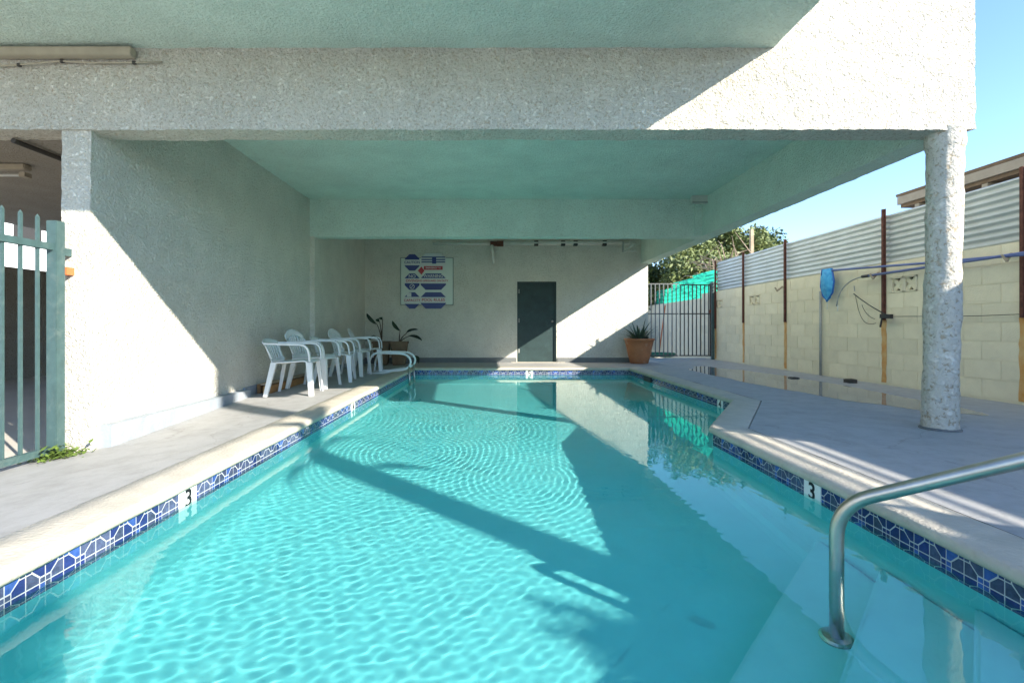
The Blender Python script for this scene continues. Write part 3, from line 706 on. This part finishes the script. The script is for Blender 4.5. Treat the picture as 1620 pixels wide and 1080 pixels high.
# far iron gate between the building and the wall
FG = thing('iron_gate', 'dark iron bar gate between the building corner and the block wall', 'gate', (4.72,12.5,0))
bars = MB().box(-0.011,0.011,-0.011,0.011,0.10,1.93).mesh('bar', M['gate_dark'])
for i in range(8): link('bar', bars, FG, (0.02+0.105*i,0,0))
for z in (0.10,1.18,1.93): MB().box(0.0,0.79,-0.014,0.014,z-0.014,z+0.014).build('rail', M['gate_dark'], FG)
MB().box(0.785,0.815,-0.018,0.018,0.08,1.96).build('post', M['gate_dark'], FG)
MB().box(0.75,0.80,-0.05,-0.012,1.2,1.28).build('latch', M['rust'], FG)
FP = thing('iron_fence_panel', 'fixed grey iron bar panel between the building corner and iron gate', 'fence', (3.84,12.5,0))
bars2 = MB().box(-0.011,0.011,-0.011,0.011,0.08,1.95).mesh('bar', M['gate_light'])
for i in range(8): link('bar', bars2, FP, (0.04+0.108*i,0,0))
for z in (0.10,1.18,1.95): MB().box(0.0,0.85,-0.014,0.014,z-0.014,z+0.014).build('rail', M['gate_light'], FP)
tag(MB().box(-0.035,0.035,-0.035,0.035,0,2.0).build('gate_post', M['gate_green'], None, (5.585,12.52,0)), 'dark green square post between iron gate and block wall', 'post')

# ------------------------------------------------------------------ things hung on the block wall
def brk(y, z):
    MB().bar((WX-0.02,y-0.05,z+0.05),(WX-0.10,y+0.06,z-0.03),0.02,0.02)
SN = thing('leaf_net', 'blue mesh leaf skimmer net on a long blue pole', 'skimmer net', (5.5,8.05,1.3))
rim = [(0,-0.12,0.48),(0,0.125,0.50),(0,0.16,0.22),(0,0.10,0.05),(0,0.0,-0.03),(0,-0.13,0.10),(0,-0.16,0.28),(0,-0.12,0.48)]
MB().tube(rim,0.014,7).build('rim', M['net_rim'], SN, smooth=True)
bag = MB(); rows = []
for j in range(9):
    v = j/8; z = 0.5-0.55*v; wv = 0.125+0.035*math.sin(v*2.2) if v < 0.6 else 0.158*(1-(v-0.6)/0.4*0.85)
    rows.append([( -0.07*math.sin(math.pi*t/8)*math.sin(math.pi*min(1,v+0.15)) + 0.03*noise.noise(Vector((t*0.9,j*0.8,0))), -wv+2*wv*t/8, z) for t in range(9)])
bag.grid(rows); bag.build('bag', M['net_blue'], SN, smooth=True, solid=0.004)
MB().tube([(0,-0.12,0.46),(0,-2.0,0.34),(0,-4.2,0.22)],0.016,9).build('pole', M['pole_blue'], SN, smooth=True)
VP_ = thing('vacuum_pole', 'second blue telescopic pole ending in a curved grey hose', 'pole', (5.5,7.23,1.59))
MB().tube([(0,0,0),(0,-3.5,0.02)],0.017,9).build('pole', M['pole_blue'], VP_, smooth=True)
MB().tube([(0,0.05,0),(0,-0.08,0)],0.022,9).build('collar', M['rubber'], VP_)
MB().tube(bez((0,0.04,0),(0,0.35,-0.02),(0,0.55,-0.14),(0,0.60,-0.42)),0.010,7).build('hose', M['grey_pipe'], VP_, smooth=True)
MB().tube([(0.02,0.75,-0.14),(0.02,0.85,-0.26),(0.02,0.85,-0.46)],0.007,6).build('frame_rod', M['pvc'], VP_, smooth=True)
MB().tube([(0.02,0.60,-0.40),(0.02,0.60,-0.50)],0.008,6).build('hose_end', M['pvc'], VP_, smooth=True)
for y, lab in ((7.06,'wooden pole hook on the second rusty post from the column'),(5.22,'wooden pole hook on the nearest rusty post by the frame edge'),(9.46,'wooden pole hook on the rusty post left of the blue net')):
    h = tag(MB().bar((0.06,0.07,0.05),(-0.12,-0.05,-0.05),0.025,0.02).bar((-0.12,-0.05,-0.05),(-0.14,-0.02,0.02),0.025,0.02).build('pole_hook', M['wood_pale'], None, (WX-0.06,y,1.585)), lab, 'hook', 'hooks on the wall posts')
RP = thing('rope_bundle', 'thin dark rope tied off on a rusty post', 'rope', (5.55,7.1,0.95))
MB().tube(bez((0,-0.25,0.04),(0,-0.05,0.12),(0,0.2,0.25),(0,0.42,0.40)),0.008,6).build('rope', M['rubber'], RP, smooth=True)
MB().tube(bez((0,0.38,0.36),(0,0.3,0.0),(0,0.2,-0.12),(0,-0.02,-0.06)),0.004,5).build('loop', M['rubber'], RP, smooth=True)
MB().tube(bez((0,0.25,0.22),(0,0.2,0.1),(0,0.1,0.02),(0,0.0,0.0)),0.004,5).build('loop', M['rubber'], RP, smooth=True)
MB().bar((0,-0.12,0.04),(0,-0.30,0.03),0.05,0.06).build('cleat', M['rubber'], RP)
MB().bar((0,-0.14,0.03),(0,-0.10,-0.12),0.015,0.02).build('cleat_arm', M['rubber'], RP)
MB().bar((0,0.40,0.44),(0,0.41,0.52),0.012,0.012).build('clip', M['grey_pipe'], RP)
tag(MB().tube([(0,0,0),(0.03,-1.2,-0.02),(0.03,-2.6,0.0)],0.004,5).build('wall_wire', M['rubber'], None, (5.57,6.85,0.98), smooth=True), 'thin dark wire running along the block wall behind the column', 'wire')
tag(MB().tube([(0,0,0),(0,0,1.45)],0.02,9).build('drain_pipe', M['grey_pipe'], None, (WX-0.035,8.36,0), smooth=True), 'thin grey vertical pipe on the block wall below the blue net', 'pipe')
for (x,y,lab) in ((5.30,7.25,'small dark square drain cover on the deck beside the wall'),(4.85,7.9,'small flat dark drain cap in the puddle')):
    d = MB(); d.box(-0.06,0.06,-0.06,0.06,-0.004,0.012 if x < 5 else 0.05); d.box(-0.045,0.045,-0.045,0.045,0.012 if x < 5 else 0.05,0.017 if x < 5 else 0.055)
    tag(d.build('deck_drain', M['gate_dark'], None, (x,y,0)), lab, 'drain')

# ------------------------------------------------------------------ pool hardware
HR = thing('step_handrail', 'stainless steel handrail rising from the corner steps', 'handrail', (1.37,1.95,-0.748))
D_ = Vector((0.72,-0.71,0.55)).normalized(); C_ = Vector((0,0,0.86)); E_ = C_ + D_*1.12
pth = [(0,0,0),(0,0,0.3),(0,0,0.6)] + bez(C_-Vector((0,0,0.13)), C_-Vector((0,0,0.045)), C_+D_*0.045, C_+D_*0.13, 10) + [C_+D_*0.4, C_+D_*0.8] + bez(E_-D_*0.12, E_-D_*0.03, E_-Vector((0,0,0.03)), E_-Vector((0,0,0.12)), 8) + [(E_.x,E_.y,0.742)]
MB().tube(pth,0.026,16).build('rail', M['chrome'], HR, smooth=True)
MB().lathe([(0.06,0.0),(0.062,0.012),(0.05,0.022),(0.026,0.026)],24).build('flange', M['chrome'], HR)
MB().lathe([(0.06,0.0),(0.062,0.012),(0.05,0.022),(0.026,0.026)],24).build('flange', M['chrome'], HR, (E_.x,E_.y,0.742))
LD = thing('pool_ladder', 'white pool ladder with two looped grab rails at the far left corner', 'ladder', (-1.9,9.05,-0.03))
for dy in (0,0.5):
    p = [(-0.52,dy,-0.02),(-0.50,dy,0.16)] + bez((-0.49,dy,0.20),(-0.46,dy,0.34),(-0.40,dy,0.38),(-0.30,dy,0.38),6) + [(0.05,dy,0.37)] + bez((0.08,dy,0.37),(0.36,dy,0.36),(0.36,dy,0.06),(0.06,dy,0.05),10) + [(-0.2,dy,0.01),(-0.5,dy,-0.01)]
    MB().tube(p,0.02,10).build('grab_rail', M['plastic'], LD, smooth=True)
    MB().tube([(0.25,dy,0.14),(0.27,dy,-0.15),(0.27,dy,-0.95)],0.02,10).build('stringer', M['chrome'], LD, smooth=True)
for z in (-0.35,-0.62,-0.89): MB().box(0.24,0.30,0.02,0.48,z,z+0.025).build('rung', M['plastic'], LD)

# ------------------------------------------------------------------ chairs
def make_chair(hi):
    parts = {}
    wd_ = 0.235
    # seat: dished sheet
    mb = MB(); mb.grid([[( -0.21+0.45*i/8, -wd_+2*wd_*j/8, 0.415 - 0.02*math.sin(math.pi*j/8)*math.sin(math.pi*min(1,i/8+0.2)) + 0.025*(i/8) - (0.03 if i==8 else 0)) for j in range(9)] for i in range(9)])
    parts['seat'] = mb.mesh('seat', M['plastic'], smooth=True, solid=0.014)
    # backrest: curved shell with slots between slats
    mb = MB(); top = 0.85 if hi else 0.73
    def bp(u, v):        # u -1..1, v 0..1
        x = -0.20 - 0.11*v - 0.05*(1-u*u); z = 0.41 + (top-0.41)*v - (0.10*u*u*v if hi else 0.035*u*u*v); y = u*(0.215+0.05*v)
        return (x, y, z)
    nsl = 7
    for k in range(nsl):
        u0 = -0.80+1.6*k/nsl+0.035; u1 = -0.80+1.6*(k+1)/nsl-0.035
        mb.grid([[bp(u0+(u1-u0)*t/2, 0.18+0.62*j/6) for t in range(3)] for j in range(7)])
    mb.grid([[bp(-1+2*t/12, 0.80+0.20*j/3) for t in range(13)] for j in range(4)])
    mb.grid([[bp(-1+2*t/12, 0.0+0.18*j/2) for t in range(13)] for j in range(3)])
    for s_ in (-1,1): mb.grid([[bp(s_*(0.80+0.2*t/2), 0.18+0.62*j/6) for t in range(3)] for j in range(7)])
    parts['backrest'] = mb.mesh('backrest', M['plastic'], smooth=True, solid=0.012, merge=1e-5)
    for s_ in (-1,1):
        p0 = Vector(bp(s_*0.98, 0.9 if not hi else 0.72)); zt_ = 0.665 if hi else 0.655
        path = bez(p0, (-0.12,s_*0.285,zt_+0.01), (-0.05,s_*0.29,zt_), (0.12,s_*0.285,zt_),8) + bez((0.14,s_*0.285,zt_),(0.24,s_*0.285,zt_-0.005),(0.26,s_*0.28,0.60),(0.265,s_*0.265,0.44),8)
        mb = MB(); rows = []
        for i, q_ in enumerate(path):
            q_ = Vector(q_); t_ = (Vector(path[min(i+1,len(path)-1)])-Vector(path[max(i-1,0)])).normalized()
            nrm = Vector((0,s_,0)).cross(t_).normalized(); w_ = 0.026; h_ = 0.010
            rows.append([q_+Vector((0,-w_,0))+nrm*h_, q_+Vector((0,w_,0))+nrm*h_, q_+Vector((0,w_,0))-nrm*h_, q_+Vector((0,-w_,0))-nrm*h_, q_+Vector((0,-w_,0))+nrm*h_])
        mb.grid(rows); parts['armrest%d' % s_] = mb.mesh('armrest', M['plastic'], smooth=False, merge=1e-5)
        for (xt,xb,wt_) in ((0.235,0.275,0.062),(-0.20,-0.29,0.055)):
            mb = MB(); y0 = s_*0.225; y1 = s_*0.262; rows = []
            for j in range(5):
                t = j/4; z = 0.425*(1-t); x = xt+(xb-xt)*t; y = y0+(y1-y0)*t; ww = wt_*(1-0.32*t)
                rows.append([(x-ww/2,y-s_*0.0,z),(x+ww/2,y,z),(x+ww/2,y-s_*ww*0.75,z)])
            mb.grid(rows); parts['leg%d%d' % (s_, xt > 0)] = mb.mesh('leg', M['plastic'], solid=0.012)
    return parts
CH_ = {True: make_chair(True), False: make_chair(False)}
chairs = [(6.38,-2.66,5,False,'white plastic armchair with a low rounded back, nearest of the row'),
          (7.12,-2.68,-6,True,'white plastic armchair with a high fan back, second from the near end'),
          (7.84,-2.62,8,False,'white plastic low armchair in the middle of the row'),
          (8.76,-2.64,-4,True,'white plastic armchair with a high back, fourth in the row'),
          (9.70,-2.60,9,True,'white plastic armchair at the far end beside the pool ladder')]
for (y,x,rz,hi,lab) in chairs:
    zz = zl(y)*0.35 - 0.035*0.65 - 0.012
    # height of the deck under the chair
    t_ = (x+3.60)/1.638; zz = zl(y)*(1-t_) - 0.035*t_
    c = thing('armchair', lab, 'chair', (x,y,zz), R(rz), 'white plastic chairs along the left wall')
    for k, me in CH_[hi].items(): link(me.name.split('.')[0], me, c)
# scrap planks against the wall base
for (x,y,z,l,w_,h_,rz,m,lab) in ((-3.08,7.15,-0.055,1.45,0.10,0.10,1.5,'wood_orange','thick orange brown timber on the deck under the nearest chair'),
    (-3.17,7.3,-0.06,1.7,0.05,0.13,-0.6,'wood','dark brown plank standing on edge against the left wall'),
    (-3.10,7.2,0.055,1.5,0.09,0.03,-1,'wood_pale','pale grey plank lying on top of the timber under the chairs')):
    o = MB().box(-w_/2,w_/2,-l/2,l/2,0,h_).build('plank', M[m], None, (x,y,z), (0,0,R(rz)), bevel=0.006); tag(o, lab, 'plank', 'scrap planks by the left wall')

# ------------------------------------------------------------------ potted plants
def blade(mb, base, yaw, L, wid, lean, droop, n=7, fold=0.25):
    rows = []; p = Vector(base); a = lean
    for i in range(n+1):
        t = i/n; wv = wid*(0.55+0.9*t*(1-t)*1.8)*(1-t**3)+0.0008
        d = Vector((math.cos(yaw)*math.sin(a), math.sin(yaw)*math.sin(a), math.cos(a))); s_ = Vector((-math.sin(yaw), math.cos(yaw), 0))
        up = d.cross(s_)
        rows.append([p - s_*wv + up*wv*fold*-1, p.copy(), p + s_*wv + up*wv*fold*-1]); p = p + d*(L/n); a += droop/n
    mb.grid(rows)
PT = thing('terracotta_planter', 'large flared terracotta pot at the right end of the back wall', 'pot', (3.37,11.45,-0.02))
MB().lathe([(0.19,0.0),(0.21,0.01),(0.26,0.2),(0.30,0.40),(0.335,0.54),(0.352,0.545),(0.355,0.585),(0.335,0.59),(0.31,0.56),(0.28,0.50),(0.02,0.50)],32).build('pot', M['terracotta'], PT, smooth=True)
MB().lathe([(0.285,0.495),(0.15,0.512),(0.01,0.515)],24).build('soil', M['soil'], PT)
AG = thing('agave_plant', 'spiky grey green plant growing in the terracotta pot', 'plant', (3.37,11.45,0.49))
rg = random.Random(11)
for i in range(64):
    mb = MB(); yaw = i*2.4+rg.uniform(-0.3,0.3); lean = rg.uniform(0.1,1.25); L = rg.uniform(0.36,0.64)*(1.05-0.2*lean)
    blade(mb, (0.05*math.cos(yaw),0.05*math.sin(yaw),0), yaw, L, 0.028, lean, rg.uniform(0.1,1.0)); mb.build('leaf', M['leaf_agave'], AG, smooth=True)
pots = [(-2.70,11.35,'brown square plant pot in the far left corner, left of the pair'),(-2.28,11.30,'brown square plant pot in the far left corner, right of the pair')]
for (x,y,lab) in pots:
    t = thing('planter', lab, 'pot', (x,y,-0.04), 0.1, 'brown pots in the far left corner')
    mb = MB(); b0 = 0.14; b1 = 0.19; h_ = 0.52
    mb.add([(-b0,-b0,0),(b0,-b0,0),(b0,b0,0),(-b0,b0,0),(-b1,-b1,h_),(b1,-b1,h_),(b1,b1,h_),(-b1,b1,h_)], [(0,3,2,1),(0,1,5,4),(1,2,6,5),(2,3,7,6),(3,0,4,7),(4,5,6,7)])
    mb.build('pot', M['clay_brown'], t, bevel=0.008)
    rm = MB()
    for (x0,x1,y0,y1) in ((-b1-.015,b1+.015,-b1-.015,-b1+.015),(-b1-.015,b1+.015,b1-.015,b1+.015),(-b1-.015,-b1+.015,-b1+.016,b1-.016),(b1-.015,b1+.015,-b1+.016,b1-.016)): rm.box(x0,x1,y0,y1,h_-0.03,h_+0.02)
    rm.build('rim', M['clay_brown'], t)
def bird_plant(loc, lab, stems):
    t = thing('strelitzia', lab, 'plant', loc)
    for (dx,dz,lx,lz,ln) in stems:
        MB().tube(bez((0,0,0),(dx*0.2,0,dz*0.5),(dx*0.6,0,dz*0.8),(dx,0,dz),8),[0.012]*5+[0.009]*4,6).build('stem', M['bark'], t, smooth=True)
        mb = MB(); d = Vector((lx,-0.15,lz)).normalized(); s_ = Vector((0.25,1,0.1)).normalized(); s_ = (s_-d*s_.dot(d)).normalized(); up = d.cross(s_); rows = []
        for i in range(9):
            u = i/8; wv = 0.085*math.sin(math.pi*min(1,u*0.93+0.05))**0.7; p = Vector((dx,0,dz))+d*ln*u+Vector((0,0,-0.06*u*u))
            rows.append([p-s_*wv+up*wv*0.6, p, p+s_*wv+up*wv*0.6])
        mb.grid(rows); mb.build('leaf', M['leaf_dark'], t, smooth=True, solid=0.003)
bird_plant((-2.70,11.35,0.46), 'tall dark leaved plant in the left pot of the corner pair', [(-0.12,0.45,-0.55,0.8,0.38),(0.02,0.55,-0.05,1,0.12),(-0.05,0.5,-0.1,1,0.14),(-0.2,0.18,-0.8,-0.25,0.2)])
bird_plant((-2.28,11.30,0.46), 'sprawling dark leaved plant in the right pot of the corner pair', [(0.02,0.30,-0.5,0.85,0.33),(0.18,0.24,0.85,0.42,0.3),(0.22,0.16,0.95,-0.12,0.32),(0.35,-0.3,0.4,-0.5,0.15)])

# ------------------------------------------------------------------ warning signs on the back wall
SG = thing('pool_rules_board', 'pale board of blue, white and red pool warning signs on the back wall', 'sign', (-1.72,BACK,1.95))
MB().box(-0.635,0.64,-0.022,-0.004,-0.56,0.58).build('board', M['sign_board'], SG)
fr = MB()
for (x0,x1,z0,z1) in ((-0.645,0.65,0.58,0.592),(-0.645,0.65,-0.572,-0.56),(-0.647,-0.635,-0.56,0.58),(0.64,0.652,-0.56,0.58)): fr.box(x0,x1,-0.026,-0.004,z0,z1)
fr.build('frame', M['gate_green'], SG)
def octo(cx, cz, w_, h_, cut, z, m, name):
    pts = [(-w_/2+cut,-h_/2),(w_/2-cut,-h_/2),(w_/2,-h_/2+cut),(w_/2,h_/2-cut),(w_/2-cut,h_/2),(-w_/2+cut,h_/2),(-w_/2,h_/2-cut),(-w_/2,-h_/2+cut)]
    mb = MB(); n = 8
    mb.add([(x+cx,-z,y+cz) for x,y in pts]+[(x+cx,-0.023,y+cz) for x,y in pts], [tuple(range(8))]+[(i,(i+1)%8,8+(i+1)%8,8+i) for i in range(8)])
    return mb.build(name, m, SG)
def band(par, cx, cz, w_, h_, m, s=None, tm=None, size=0.06, zz=0.029):
    MB().box(cx-w_/2,cx+w_/2,-zz-0.002,-zz+0.004,cz-h_/2,cz+h_/2).build('stripe', m, par)
    if s: link('lettering', text_mesh(s, size, tm, 0.0005, 0.0015), par, (cx,-zz-0.0035,cz), (R(90),0,0))
lx_, rx_ = -0.36, 0.16
p1 = octo(lx_,0.47,0.36,0.40,0.11,0.028,M['sign_blue'],'sign_plate'); band(p1,lx_,0.47,0.37,0.14,M['sign_white'],'CAUTION',M['sign_blue'],0.085)
p2 = octo(lx_,0.0,0.36,0.40,0.11,0.028,M['sign_blue'],'sign_plate'); band(p2,lx_,0.02,0.37,0.12,M['sign_white'],'DIVING',M['sign_red'],0.09)
link('lettering', text_mesh('NO', 0.11, M['sign_white'], 0.0005, 0.002), p2, (lx_,-0.0305,0.13), (R(90),0,0))
ring_ = MB(); ring_.tube([(lx_+0.055*math.cos(a),-0.031,-0.12+0.055*math.sin(a)) for a in np.linspace(0,2*math.pi,21)],0.008,6); ring_.bar((lx_-0.035,-0.031,-0.155),(lx_+0.035,-0.031,-0.085),0.012,0.012); ring_.build('no_symbol', M['sign_white'], p2)
p3 = octo(lx_,-0.46,0.36,0.40,0.11,0.028,M['sign_blue'],'sign_plate'); band(p3,lx_,-0.46,0.40,0.17,M['sign_white'],'CAPACITY',M['sign_red'],0.085)
MB().box(lx_-0.13,lx_-0.02,-0.031,-0.026,-0.37,-0.27).build('stripe', M['sign_white'], p3)
p4 = octo(rx_,0.49,0.62,0.42,0.12,0.028,M['sign_white'],'sign_plate')
for zz_ in (0.60,0.54,0.48): MB().box(rx_-0.29,rx_+0.29,-0.031,-0.026,zz_-0.014,zz_+0.014).build('stripe', M['sign_blue'], p4)
MB().box(rx_-0.03,rx_+0.07,-0.033,-0.0262,0.44,0.61).build('stripe', M['sign_blue'], p4)
band(p4,rx_,0.335,0.46,0.09,M['sign_red'],'EMERGENCY 911',M['sign_white'],0.05,0.032)
dm = MB(); dm.add([(-0.10-0.03,-0.034,0.27),(0-0.1+0.06,-0.034,0.37),(0.03,-0.034,0.27),(-0.04,-0.034,0.17),(-0.13,-0.023,0.27),(-0.04,-0.023,0.37),(0.03,-0.023,0.27),(-0.04,-0.023,0.17)],[(0,1,2,3),(0,1,5,4),(1,2,6,5),(2,3,7,6),(3,0,4,7)]); 
do_ = dm.build('diamond_plate', M['sign_red'], SG, (-0.09,0,0.0))
p5 = octo(rx_,0.0,0.62,0.40,0.12,0.028,M['sign_blue'],'sign_plate'); band(p5,rx_,0.02,0.63,0.13,M['sign_white'],'NO LIFEGUARD ON DUTY',M['sign_red'],0.062)
link('lettering', text_mesh('WARNING', 0.10, M['sign_white'], 0.0005, 0.002), p5, (rx_,-0.0305,0.135), (R(90),0,0))
p6 = octo(rx_,-0.46,0.62,0.40,0.12,0.028,M['sign_blue'],'sign_plate'); band(p6,rx_,-0.45,0.63,0.14,M['sign_white'],'POOL RULES',M['sign_red'],0.10)

# ------------------------------------------------------------------ beyond the fence
def tree(name, label, loc, h, rad, nclump, nleaf, m, seed, trunk=0.12, group='trees beyond the fence', zsq=0.75, leaf=0.11):
    t = thing(name, label, 'tree', loc, 0, group); rg = random.Random(seed)
    MB().tube([(0,0,0),(0.1,0.05,h*0.3),(0.05,-0.08,h*0.6),(0,0,h)],[trunk,trunk*0.8,trunk*0.6,trunk*0.3],8).build('trunk', M['bark'], t, smooth=True)
    cl_ = []
    for i in range(nclump):
        d = Vector((rg.gauss(0,1),rg.gauss(0,1),rg.gauss(0,1))).normalized()*rad*rg.uniform(0.35,1.0); d.z *= zsq; cl_.append((Vector((0,0,h))+d, rad*rg.uniform(0.18,0.38)))
    for (c, r) in cl_[:10]:
        MB().tube([(0,0,h*0.55),(c.x*0.5,c.y*0.5,(h*0.6+c.z)/2),tuple(c)],[trunk*0.4,trunk*0.25,trunk*0.08],5).build('limb', M['bark'], t, smooth=True)
    V = []; F = []
    for i in range(nleaf):
        c, r = cl_[rg.randrange(nclump)]; d = Vector((rg.gauss(0,1),rg.gauss(0,1),rg.gauss(0,1))).normalized()*r*rg.random()**0.4
        p = c+d; a = Vector((rg.gauss(0,1),rg.gauss(0,1),rg.gauss(0,0.7)-0.3)).normalized(); b = a.cross(Vector((rg.gauss(0,1),rg.gauss(0,1),rg.gauss(0,1)))).normalized()
        l_ = leaf*rg.uniform(0.6,1.4); k = len(V); V += [p, p+a*l_*0.5+b*l_*0.22, p+a*l_, p+a*l_*0.5-b*l_*0.22]; F.append((k,k+1,k+2,k+3))
    mb = MB(); mb.add(V,F); mb.build('crown', m, t); return t
tree('leafy_tree','broad yellow green tree directly above the green plastic sheet', (6.9,17.5,-0.26),2.7,1.9,44,20000,M['leaf_light'],1,leaf=0.15)
tree('leafy_tree','dark green tree at the right end of the greenery against the sky', (11.6,21.0,-0.26),3.7,2.0,44,18000,M['leaf_tree'],2,leaf=0.17)
tree('leafy_tree','olive green tree rising behind the pale wooden post', (9.6,20.0,-0.26),4.0,2.0,44,20000,M['leaf_light'],3,leaf=0.17)
tree('leafy_tree','dense dark tree at the back behind the iron fence panel', (5.2,20.5,-0.26),2.8,2.3,44,20000,M['leaf_tree'],4,leaf=0.17)
tree('shrub','low dark shrub behind the fixed iron fence panel', (4.2,17.8,-0.26),0.9,1.0,22,4000,M['leaf_tree'],5,0.05)
tag(MB().box(-0.045,0.045,-0.045,0.045,0,4.1).build('utility_post', M['wood_pale'], None, (7.85,14.9,-0.26)), 'pale wooden post standing behind the corrugated fence', 'post')
VN = thing('dry_vine', 'tangle of dry grey brown branches on top of the fence', 'vine', (6.1,13.4,2.3)); rg = random.Random(8)
for i in range(60):
    a = Vector((rg.uniform(-0.3,0.5),rg.uniform(-1.0,1.3),rg.uniform(-0.1,0.45))); d = Vector((rg.gauss(0,0.4),rg.gauss(0,0.7),rg.gauss(0.1,0.3)))
    MB().tube([a, a+d*0.5+Vector((0,0,rg.uniform(0,0.15))), a+d],[0.016,0.011,0.004],5).build('branch', M['twig'], VN)
HS = thing('neighbour_house', 'brown neighbouring house with a low pitched roof behind the fence', 'house', (8.2,4,-0.26))
MB().box(0,6,-8,4.5,0,3.25).build('wall', M['house_wall'], HS)
MB().box(-0.75,-0.70,-9,5.0,3.36,3.50).build('fascia', M['fascia'], HS)
mb = MB(); mb.add([(-0.75,-9,3.505),(-0.75,5.02,3.505),(3,5.02,4.5),(3,-9,4.5),(6.75,-9,3.505),(6.75,5.02,3.505)],[(0,1,2,3),(3,2,5,4)]); mb.build('roof', M['roof'], HS, solid=0.05)
MB().box(-0.70,0.0,-9,4.98,3.30,3.40).build('soffit', M['roof'], HS)
for k in range(9): MB().box(-0.69,0.0,4.6-1.2*k,4.69-1.2*k,3.20,3.298).build('rafter', M['fascia'], HS)
H2 = thing('distant_house', 'brown roofed low building far behind the corrugated fence', 'house', (17.5,24,-0.26))
MB().box(-2.5,2.5,-2,3,0,4.9).build('wall', M['fascia'], H2)
mb = MB(); mb.add([(-2.9,-2.4,4.9),(2.9,-2.4,4.9),(2.9,3.4,4.9),(-2.9,3.4,4.9),(-1.5,0.5,5.5),(1.5,0.5,5.5)],[(0,1,5,4),(1,2,5),(2,3,4,5),(3,0,4)]); mb.build('roof', M['roof'], H2)
# palm and hedge outside the fence near the camera: they throw the long shadows across the pool
PM = thing('palm_tree', 'tall slim palm standing outside the fence behind the viewer', 'palm tree', (6.6,-2.05,-0.26))
MB().tube([(0,0,0),(0.03,0,3),(0.0,0.02,7),(0.05,0,11)],[0.17,0.14,0.13,0.12],12).build('trunk', M['bark'], PM, smooth=True)
for i in range(22):
    mb = MB(); blade(mb,(0.05,0,11),i*2.4,2.0,0.22,0.4+0.06*i,1.2,9); mb.build('frond', M['leaf_tree'], PM)
for i in range(7):
    mb = MB(); blade(mb,(0.1*math.cos(i*2.4),0.1*math.sin(i*2.4),4.75+0.12*i),i*2.4,0.75,0.10,1.0,1.3,7); mb.build('dead_frond', M['twig'], PM)
tree('hedge_shrub','leafy shrub outside the fence behind the viewer',(6.75,-2.55,-0.26),3.5,0.42,12,1000,M['leaf_tree'],9,0.06,'shrubs outside the near fence')
tree('tall_shrub','sparse tall shrub outside the fence behind the viewer',(6.9,-5.45,-0.26),5.5,0.55,12,240,M['leaf_tree'],12,0.03,'shrubs outside the near fence',leaf=0.2)
# hose pile and small things behind the gate
HP = thing('garden_hose', 'heap of green garden hose on the ground behind the iron gate', 'hose', (4.35,13.3,0.0)); pts = []
for i in range(160):
    a = i*0.36; r = 0.32+0.09*math.sin(i*0.37); pts.append((r*1.25*math.cos(a)+0.05*math.sin(i), r*math.sin(a)*0.8, 0.03+0.09*abs(math.sin(i*0.21))))
MB().tube(pts,0.018,6).build('coil', M['hose'], HP, smooth=True)
tag(MB().tube([(0,0,0),(0.22,0.1,1.45)],0.018,8).build('leaning_stick', M['orange'], None, (4.55,13.6,0.0), smooth=True), 'reddish stick leaning behind the iron gate', 'stick')
